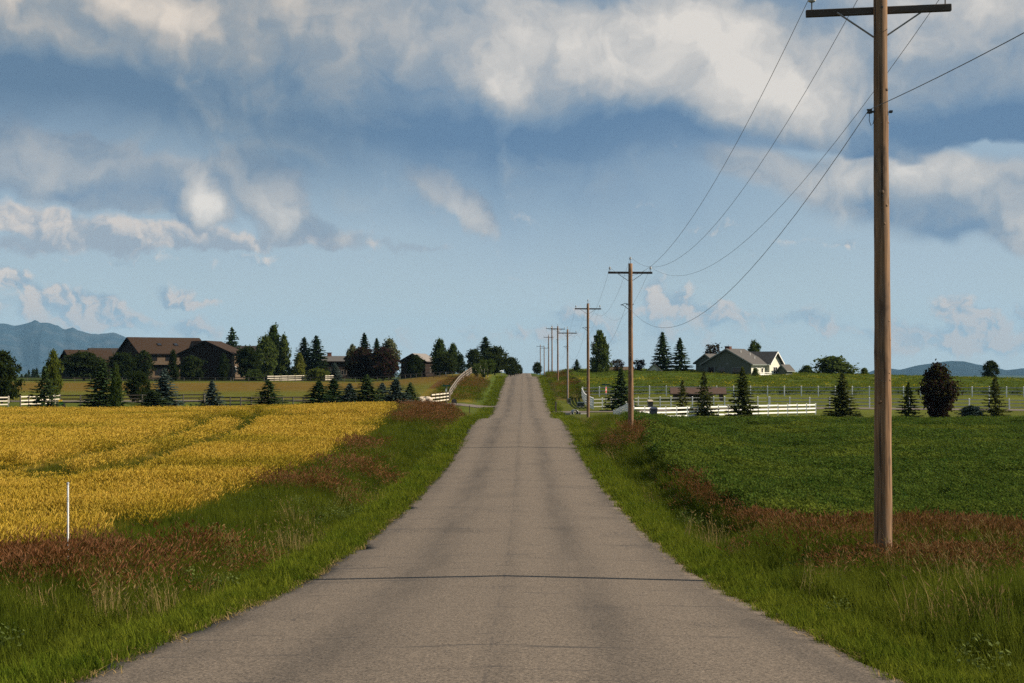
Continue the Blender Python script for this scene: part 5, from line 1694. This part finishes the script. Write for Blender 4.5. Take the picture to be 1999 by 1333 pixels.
def chimney_house():
    d = 375.0
    x = px2x(660, d)
    zb = gz(x, d)
    h = thing('chimney_house', 'low grey-roofed house with a brick chimney behind the two firs', 'house', (x, d, zb), R(20))
    zr, ze = py2z(696, d) - zb, py2z(705, d) - zb
    block(h, -4.6, 4.6, -4.0, 4.0, ze, zr, M_BWALL, M_GROOF, M_BWALL, 0.6, 0.5, axis='x')
    ch = MB().box((-2.2, 0, zr + 0.2), (0.9, 0.8, 1.4)).build('chimney', M_BRICK, h)
    MB().box((-2.2, 0, zr + 0.94), (1.1, 1.0, 0.12)).build('chimney_cap', M_BRICK, ch)
    for q in (-2.6, 0.4, 3.0):
        window(h, (q, -4.005, 1.5), 1.2, 1.1, '-y', M_GREYPOST)
chimney_house()

def barn():
    d = 352.0
    x = px2x(806, d)
    zb = gz(x, d)
    h = thing('grey_barn', 'dark barn with pale grey roof behind the trees near the road', 'barn', (x, d, zb), R(-14))
    zr, ze = py2z(691, d) - zb, py2z(704.5, d) - zb
    block(h, -2.9, 2.9, 0, 9, ze, zr, M_BWALL, M_LROOF, M_BWALL, 0.5, 0.5)
    dr = MB().box((0, -0.03, 1.3), (2.6, 0.08, 2.6)).build('barn_door', M_BWALL, h)
    for k in range(5):
        MB().box((-1.04 + k * 0.52, -0.085, 1.3), (0.47, 0.03, 2.5)).build('plank', M_BWALL, dr)
    window(h, (2.905, 4, 1.8), 1.0, 1.0, '+x', M_GREYPOST)
barn()

def back_roofs():
    d = 420.0
    x = px2x(470, d)
    zb = gz(x, d)
    h = thing('grey_roofed_house', 'dark grey roofed house with a white flue, mostly hidden behind the garage', 'house', (x, d, zb), R(12))
    zr, ze = py2z(676, d) - zb, py2z(688, d) - zb
    block(h, -4.5, 5.0, -4.5, 4.5, ze, zr, M_BWALL, M_DROOF, M_BWALL, 0.5, 0.5, axis='x')
    MB().tube([(-1.6, -0.5, zr - 0.4), (-1.6, -0.5, zr + 0.9)], 0.16, 8).build('flue', M_TRIM, h)
    window(h, (0, -4.505, 3), 1.2, 1.2, '-y', M_GREYPOST)
    d = 305.0
    x = px2x(1209, d)
    zb = gz(x, d)
    h = thing('tan_shed', 'low tan shed behind the spreading purple-brown trees on the skyline', 'shed', (x, d, zb), R(8))
    block(h, -2.6, 2.6, -1.5, 1.5, 0.75, 1.35, M_TWALL, M_TWALL, None, 0.25, 0.25, axis='x')
    MB().box((-0.6, -1.53, 0.4), (0.8, 0.06, 0.75)).build('door', M_BWALL, h)
    d = 298.0
    x = px2x(1277, d)
    zb = gz(x, d)
    h = thing('small_shed', 'small shed with dark steep roof beside the slim tall conifer', 'shed', (x, d, zb), R(-16))
    block(h, -1.2, 1.2, 0, 2.6, 0.9, 2.0, M_PALELIT, M_DROOF, M_GTRIM, 0.3, 0.25)
    MB().box((0, -0.03, 0.45), (0.6, 0.06, 0.9)).build('door', M_GTRIM, h)
back_roofs()

def shelter():
    d = 200.0
    x = px2x(1362, d)
    zb = gz(x, d)
    h = thing('roofed_shelter', 'open brown shelter with a broad flat-pitched roof behind the white fences', 'shelter', (x, d, zb), R(-4))
    m1 = worn('brown_shelter_roof', (0.094, 0.061, 0.046), (0.068, 0.046, 0.038), 2.0, 0.9, 0.1, 0.6)
    m2 = worn('brown_shelter_timber', (0.087, 0.069, 0.055), (0.059, 0.048, 0.039), 3.0, 0.9, 0.1, 0.6)
    top = py2z(756, d) - zb
    L = 3.6
    for s in (-1, 1):
        v = [(-L, s * 1.7, top - 0.80), (L, s * 1.7, top - 0.80), (L, 0, top), (-L, 0, top)]
        v += [(a, b, c - 0.14) for a, b, c in v]
        MB().raw(v, [(0, 1, 2, 3), (7, 6, 5, 4), (0, 4, 5, 1), (1, 5, 6, 2), (2, 6, 7, 3), (3, 7, 4, 0)]).build('roof_slope', m1, h)
    for a in (-3.0, 3.0):
        for b in (-1.2, 1.2):
            MB().box((a, b, (top - 0.75) / 2 - 0.1), (0.42, 0.3, top - 0.55)).build('post', m2, h)
    MB().box((-0.6, 1.0, 0.65), (4.4, 0.12, 1.7)).build('back_wall', m2, h)
    MB().box((1.2, -0.6, 0.62), (1.5, 0.7, 0.08)).box((0.6, -0.6, 0.28), (0.1, 0.6, 0.6)).box((1.8, -0.6, 0.28), (0.1, 0.6, 0.6)).build('table', m2, h)
shelter()

# ---------------------------------------------------------------- small things
M_RED = worn('sign_red', (0.42, 0.020, 0.022), (0.34, 0.02, 0.02), 4.0, 0.5, 0.4, 0.3)
M_SGREEN = worn('sign_green', (0.012, 0.085, 0.050), (0.010, 0.07, 0.04), 4.0, 0.5, 0.4, 0.3)
M_SWHITE = worn('sign_white', (0.78, 0.78, 0.76), (0.66, 0.66, 0.64), 4.0, 0.5, 0.4, 0.3)
M_YELLOW = worn('yellow_paint', (0.55, 0.36, 0.02), (0.45, 0.28, 0.02), 5.0, 0.5, 0.3, 0.4)
M_BOXGREEN = worn('dark_green_enamel', (0.018, 0.032, 0.022), (0.012, 0.022, 0.016), 3.0, 0.45, 0.4, 0.5)
M_BINBLUE = worn('dark_blue_plastic', (0.016, 0.022, 0.042), (0.012, 0.016, 0.03), 3.0, 0.5, 0.35, 0.5)
M_TANLID = worn('tan_plastic', (0.42, 0.35, 0.26), (0.34, 0.28, 0.2), 3.0, 0.6, 0.3, 0.5)
M_CONC = worn('grey_concrete', (0.30, 0.29, 0.27), (0.20, 0.19, 0.18), 4.0, 0.9, 0.15, 0.7, 0.5)
M_MGREEN = worn('mower_green', (0.020, 0.105, 0.028), (0.015, 0.08, 0.02), 4.0, 0.35, 0.5, 0.3)
M_RUBBER = worn('black_rubber', (0.018, 0.018, 0.018), (0.03, 0.03, 0.03), 8.0, 0.85, 0.2, 0.5)
def spot(px, d):
    x = px2x(px, d)
    return (x, d, gz(x, d))
def stop_sign():
    root = thing('stop_sign', 'stop sign seen almost edge-on, with a green street name blade on top', 'sign', spot(1183, 176), R(76))
    hp = 3.0
    MB().box((0, 0.03, hp / 2 - 0.2), (0.05, 0.05, hp + 0.4)).build('post', M_STEEL, root)
    def octo(r, y0, y1):
        a = [(r * math.cos(R(22.5 + 45 * k)), r * math.sin(R(22.5 + 45 * k))) for k in range(8)]
        v = [(p, y0, q) for p, q in a] + [(p, y1, q) for p, q in a]
        return v, [tuple(range(8)), tuple(range(15, 7, -1))] + [(k, k + 8, (k + 1) % 8 + 8, (k + 1) % 8) for k in range(8)]
    for r, y0, y1, m, nm in ((0.40, -0.008, 0.0, M_SWHITE, 'plate'), (0.375, -0.011, -0.009, M_RED, 'face')):
        v, f = octo(r, y0, y1)
        MB().raw(v, f).build(nm, m, root, loc=(0, 0, 2.35))
    tc = bpy.data.curves.new('lettering', 'FONT')
    tc.body = 'STOP'
    tc.align_x = tc.align_y = 'CENTER'
    tc.size = 0.30
    tc.extrude = 0.001
    tc.materials.append(M_SWHITE)
    tmp = obj('lettering_curve', tc)
    bpy.context.view_layer.update()
    tme = bpy.data.meshes.new_from_object(tmp.evaluated_get(bpy.context.evaluated_depsgraph_get()))
    bpy.data.objects.remove(tmp)
    obj('lettering', tme, root, (0, -0.014, 2.35), (R(90), 0, 0))
    MB().box((0, 0.03, 2.98), (0.03, 0.95, 0.18)).build('street_name_blade', M_SGREEN, root)
stop_sign()
def street_sign():
    root = thing('street_sign', 'thin street sign post with a green name blade near the cream rails', 'sign', spot(872.5, 190), 0)
    MB().box((0, 0, 1.05), (0.06, 0.06, 2.5)).build('post', M_STEEL, root)
    MB().box((-0.05, 0, 2.30), (0.95, 0.03, 0.20)).build('street_name_blade', M_SGREEN, root)
    MB().box((-0.1, -0.045, 1.75), (0.16, 0.02, 0.35)).build('plate', M_SWHITE, root)
street_sign()
def pedestal(px, d, w, dp, h, label, m, name='utility_box'):
    root = thing(name, label, 'utility box', spot(px, d), R(4))
    MB().box((0, 0, 0.0), (w + 0.12, dp + 0.12, 0.24)).build('plinth', M_CONC, root)
    mb = MB().raw([(-w / 2, -dp / 2, 0.12), (w / 2, -dp / 2, 0.12), (w / 2, dp / 2, 0.12), (-w / 2, dp / 2, 0.12), (-w / 2, -dp / 2, h * 0.86), (w / 2, -dp / 2, h * 0.86), (w / 2, dp / 2, h), (-w / 2, dp / 2, h)],
                  [(3, 2, 1, 0), (0, 1, 5, 4), (1, 2, 6, 5), (2, 3, 7, 6), (3, 0, 4, 7), (4, 5, 6, 7)])
    mb.build('cabinet', m, root)
    dr = MB().box((0, -dp / 2 - 0.012, h * 0.48), (w * 0.86, 0.02, h * 0.55)).build('door', m, root)
    MB().box((w * 0.3, -dp / 2 - 0.035, h * 0.48), (0.05, 0.03, 0.14)).build('handle', M_STEEL, dr)
pedestal(1133.5, 188, 0.85, 0.8, 0.62, 'squat dark green utility box on the lawn beside the curving fence', M_BOXGREEN)
pedestal(1111.5, 199, 0.34, 0.34, 0.72, 'narrow dark box standing against the foot of the fourth pole', M_BOXGREEN)
def bollard(px, d, w, h, m, label, cat='post', name='marker_post', capm=None, round_=False):
    root = thing(name, label, cat, spot(px, d), R(10))
    (MB().tube([(0, 0, -0.3), (0, 0, h)], w / 2, 10) if round_ else MB().box((0, 0, h / 2 - 0.15), (w, w * 0.8, h + 0.3))).build('shaft', m, root)
    MB().lathe([(w * 0.55, 0), (w * 0.6, 0.02), (w * 0.6, 0.05), (w * 0.2, 0.07)], n=10).build('cap', capm or m, root, loc=(0, 0, h))
bollard(1085, 171.5, 0.16, 1.15, M_DARKRAIL, 'short dark timber post at the right road edge by the drive', name='timber_post')
bollard(916.5, 167, 0.07, 0.8, M_DARKRAIL, 'thin dark marker post on the left verge before the drive')
bollard(1216, 160.5, 0.14, 0.62, M_YELLOW, 'stubby yellow marker in front of the sloping white wing', name='yellow_marker', round_=True)
# slim white stake standing in the grass by the wheat
xs, ds = px2x(132, 26.4), 26.4
root = thing('white_stake', 'slim white stake standing upright at the wheat edge', 'stake', (xs, ds, gz(xs, ds)))
hs = py2z(943, ds) - gz(xs, ds)
MB().tube([(0, 0, -0.3), (0.004, 0, hs * 0.5), (0.0, 0, hs)], 0.0165, 10).build('rod', M_SWHITE, root, True)
MB().lathe([(0.021, 0), (0.022, 0.03), (0.012, 0.036)], n=10).build('cap', M_SWHITE, root, loc=(0, 0, hs - 0.02))
MB().tube([(0, 0, hs - 0.32), (0, 0, hs - 0.24)], 0.0185, 10).build('sleeve', M_SWHITE, root)
def bin_(px, d, m, lid, label, h, w):
    root = thing('rubbish_bin', label, 'bin', spot(px, d), R(8))
    a, b = w / 2 * 0.8, w / 2
    MB().raw([(-a, -a, 0.06), (a, -a, 0.06), (a, a, 0.06), (-a, a, 0.06), (-b, -b, h), (b, -b, h), (b, b, h), (-b, b, h)], [(3, 2, 1, 0), (0, 1, 5, 4), (1, 2, 6, 5), (2, 3, 7, 6), (3, 0, 4, 7), (4, 5, 6, 7)]).build('body', m, root)
    ld = MB().raw([(-b * 1.08, -b * 1.1, h), (b * 1.08, -b * 1.1, h), (b * 1.08, b * 1.1, h + 0.06), (-b * 1.08, b * 1.1, h + 0.06), (-b, -b, h + 0.08), (b, -b, h + 0.08), (b * 0.9, b, h + 0.22), (-b * 0.9, b, h + 0.22)],
                  [(3, 2, 1, 0), (0, 1, 5, 4), (1, 2, 6, 5), (2, 3, 7, 6), (3, 0, 4, 7), (4, 5, 6, 7)]).build('lid', lid, root)
    MB().tube([(-b * 0.8, b * 1.15, h + 0.05), (b * 0.8, b * 1.15, h + 0.05)], 0.02, 6).build('handle', M_BLACK, ld)
    for s in (-1, 1):
        MB().tube([(s * a * 0.8, a + 0.03, 0.11), (s * (a * 0.8 + 0.06), a + 0.03, 0.11)], 0.11, 12).build('wheel', M_RUBBER, root)
bin_(1269, 182, M_BLACK, M_TANLID, 'black bin with a tan lid behind the bright white fence', 0.82, 0.62)
bin_(1274.5, 142.5, M_BINBLUE, M_BINBLUE, 'dark blue bin standing in front of the bright white fence', 0.98, 0.70)
def mailbox(px, d, label, m, h=1.0, w=0.26, L=0.5, rz=0.0, legs=1):
    root = thing('mailbox', label, 'mailbox', spot(px, d), rz)
    if legs == 1:
        MB().box((0, 0, h / 2 - 0.15), (0.10, 0.10, h + 0.3)).build('post', M_GREYPOST, root)
    else:
        for sx in (-1, 1):
            MB().box((sx * w * 0.42, 0, h / 2 - 0.15), (0.07, 0.2, h + 0.3)).build('post', M_BLACK, root)
    n = 10
    pr = [(-w / 2, 0), (w / 2, 0)] + [(w / 2 * math.cos(math.pi * k / n), w * 0.35 + w / 2 * math.sin(math.pi * k / n)) for k in range(n + 1)]
    v = [(a, -L / 2, h + b) for a, b in pr] + [(a, L / 2, h + b) for a, b in pr]
    k = len(pr)
    bx = MB().raw(v, [tuple(range(k)), tuple(range(2 * k - 1, k - 1, -1))] + [(i, (i + 1) % k, (i + 1) % k + k, i + k)[::-1] for i in range(k)]).build('box', m, root)
    MB().box((0, -L / 2 - 0.012, h + w * 0.3), (w * 0.8, 0.016, w * 0.6)).build('flap', m, bx)
    MB().box((w / 2 + 0.012, 0.05, h + w * 0.55), (0.012, 0.04, 0.18)).build('flag', M_RED, bx)
mailbox(886.5, 188.5, 'squat black box on legs beside the left drive', M_BLACK, 0.22, 0.62, 0.45, R(8), 2)
mailbox(979, 318, 'small pale mailbox at the left road edge near the brow', M_SWHITE, 1.0, 0.36, 0.6, R(80))
def stones():
    # pale boulders that mark the entrance, each lifted away on its own
    labs = ['largest pale boulder at the entrance, against the cream rails', 'pale boulder in the middle of the entrance stones', 'small pale boulder beside the last spruce of the row', 'flat pale slab lying on top of the entrance boulders']
    for i, (px, d, s, zo) in enumerate(((834, 189.5, (0.62, 0.5, 0.62), 0.32), (823.5, 189.2, (0.5, 0.45, 0.52), 0.26), (816, 189, (0.26, 0.3, 0.28), 0.12), (825, 189.8, (0.85, 0.4, 0.16), 0.80))):
        bm = bmesh.new()
        bmesh.ops.create_icosphere(bm, subdivisions=3, radius=1.0)
        for v in bm.verts:
            n = float(vnoise(np.array([v.co.x * 2 + i * 7]), np.array([v.co.y * 2 + v.co.z * 3.1]), 1.0, 90 + i, 3)[0])
            q = max(abs(v.co.x), abs(v.co.y), abs(v.co.z))
            v.co = v.co / (0.45 * q + 0.55) * (0.82 + 0.42 * n)
            v.co = Vector((v.co.x * s[0], v.co.y * s[1], v.co.z * s[2]))
        me = bpy.data.meshes.new('boulder')
        bm.to_mesh(me); bm.free()
        me.materials.append(M_STONE)
        x, y, z = spot(px, d)
        tag(obj('boulder', me, None, (x, y, z + zo), (0, 0, i * 1.3)), labs[i], 'boulder', 'entrance stones')
stones()
def culvert():
    x, y, z = spot(1128, 158)
    root = thing('culvert', 'dark end of a culvert pipe in the grass below the right drive', 'culvert', (x - 0.2, y, z - 0.05), R(6))
    n = 16
    mb = MB()
    pr = []
    for rr, yy in ((0.30, 1.6), (0.30, 0.0), (0.25, 0.0), (0.25, 1.5)):
        pr.append([(rr * math.cos(2 * math.pi * k / n), yy, 0.22 + rr * math.sin(2 * math.pi * k / n)) for k in range(n)])
    v = sum(pr, [])
    mb.raw(v, [(i * n + k, i * n + (k + 1) % n, (i + 1) * n + (k + 1) % n, (i + 1) * n + k) for i in range(3) for k in range(n)])
    mb.build('pipe', M_STEEL, root, True)
    MB().box((0.75, 0.25, 0.05), (0.7, 0.5, 0.3), rz=0.3).box((-0.72, 0.25, 0.05), (0.6, 0.5, 0.26), rz=-0.4).build('headwall_stone', M_CONC, root)
culvert()
def mower():
    root = thing('garden_tractor', 'small green garden tractor parked by the cream rail fence', 'tractor', spot(117, 171), R(20))
    MB().box((0, 0, 0.42), (0.5, 1.2, 0.12)).build('chassis', M_BLACK, root)
    MB().box((0, -0.45, 0.66), (0.44, 0.62, 0.36)).build('bonnet', M_MGREEN, root)
    MB().box((0, 0.35, 0.66), (0.42, 0.36, 0.10)).box((0, 0.52, 0.85), (0.42, 0.08, 0.34)).build('seat', M_YELLOW, root)
    for s in (-1, 1):
        MB().box((s * 0.36, 0.42, 0.62), (0.22, 0.6, 0.06)).build('mudguard', M_MGREEN, root)
        for yy, rr, ww in ((0.42, 0.28, 0.22), (-0.55, 0.19, 0.14)):
            w = MB().tube([(s * 0.30, yy, rr), (s * (0.30 + ww), yy, rr)], rr, 16).build('wheel', M_RUBBER, root)
            MB().tube([(s * (0.30 + ww - 0.02), yy, rr), (s * (0.31 + ww), yy, rr)], rr * 0.5, 12).build('rim', M_YELLOW, w)
    MB().tube([(0, -0.12, 0.7), (0, 0.05, 0.98)], 0.02, 6).lathe([(0.16, 0.98), (0.18, 0.99), (0.16, 1.0)], c=(0, 0.05, 0), n=14).build('steering_wheel', M_BLACK, root)
mower()
def car():
    root = thing('parked_car', 'dark car parked by the trees left of the white paddock rails', 'car', spot(512, 336), R(80))
    m = worn('dark_blue_car_paint', (0.020, 0.028, 0.045), (0.016, 0.022, 0.036), 2.0, 0.2, 0.6, 0.2, 0.0)
    pr = [(-2.1, 0.35), (-2.15, 0.75), (-1.9, 0.92), (-1.2, 0.98), (-0.55, 1.42), (0.9, 1.45), (1.7, 1.0), (2.15, 0.92), (2.2, 0.4), (2.0, 0.3), (-2.0, 0.3)]
    def shell(w, p, y=0.0):
        k = len(p)
        v = [(-w / 2, a, b) for a, b in p] + [(w / 2, a, b) for a, b in p]
        return v, [tuple(range(k)), tuple(range(2 * k - 1, k - 1, -1))] + [(i, i + k, (i + 1) % k + k, (i + 1) % k) for i in range(k)]
    v, f = shell(1.75, pr)
    body = MB().raw(v, f).build('body', m, root)
    for s in (-1, 1):
        q = [(-1.0, 1.0), (-0.5, 1.36), (0.15, 1.38), (0.15, 1.0)]
        q2 = [(0.25, 1.0), (0.25, 1.38), (0.85, 1.38), (1.45, 1.0)]
        for p in (q, q2):
            k = len(p)
            v = [(s * 0.876, a, b) for a, b in p] + [(s * 0.885, a, b) for a, b in p]
            MB().raw(v, [tuple(range(k)), tuple(range(2 * k - 1, k - 1, -1))] + [(i, i + k, (i + 1) % k + k, (i + 1) % k) for i in range(k)]).build('window', M_GLASS, body)
        for yy in (-1.35, 1.35):
            w = MB().tube([(s * 0.68, yy, 0.33), (s * 0.90, yy, 0.33)], 0.33, 18).build('wheel', M_RUBBER, root)
            MB().tube([(s * 0.89, yy, 0.33), (s * 0.91, yy, 0.33)], 0.19, 12).build('rim', M_STEEL, w)
        MB().box((s * 0.62, -2.15, 0.72), (0.36, 0.06, 0.14)).build('headlight', M_SWHITE, root)
        MB().box((s * 0.62, 2.19, 0.78), (0.34, 0.06, 0.14)).build('tail_light', M_RED, root)
    MB().raw([(-0.78, -1.25, 1.0), (0.78, -1.25, 1.0), (0.72, -0.60, 1.405), (-0.72, -0.60, 1.405), (-0.78, -1.24, 1.01), (0.78, -1.24, 1.01), (0.72, -0.59, 1.43), (-0.72, -0.59, 1.43)], [(0, 1, 2, 3), (7, 6, 5, 4), (0, 4, 5, 1), (2, 6, 7, 3), (1, 5, 6, 2), (3, 7, 4, 0)]).build('windscreen', M_GLASS, body)
car()
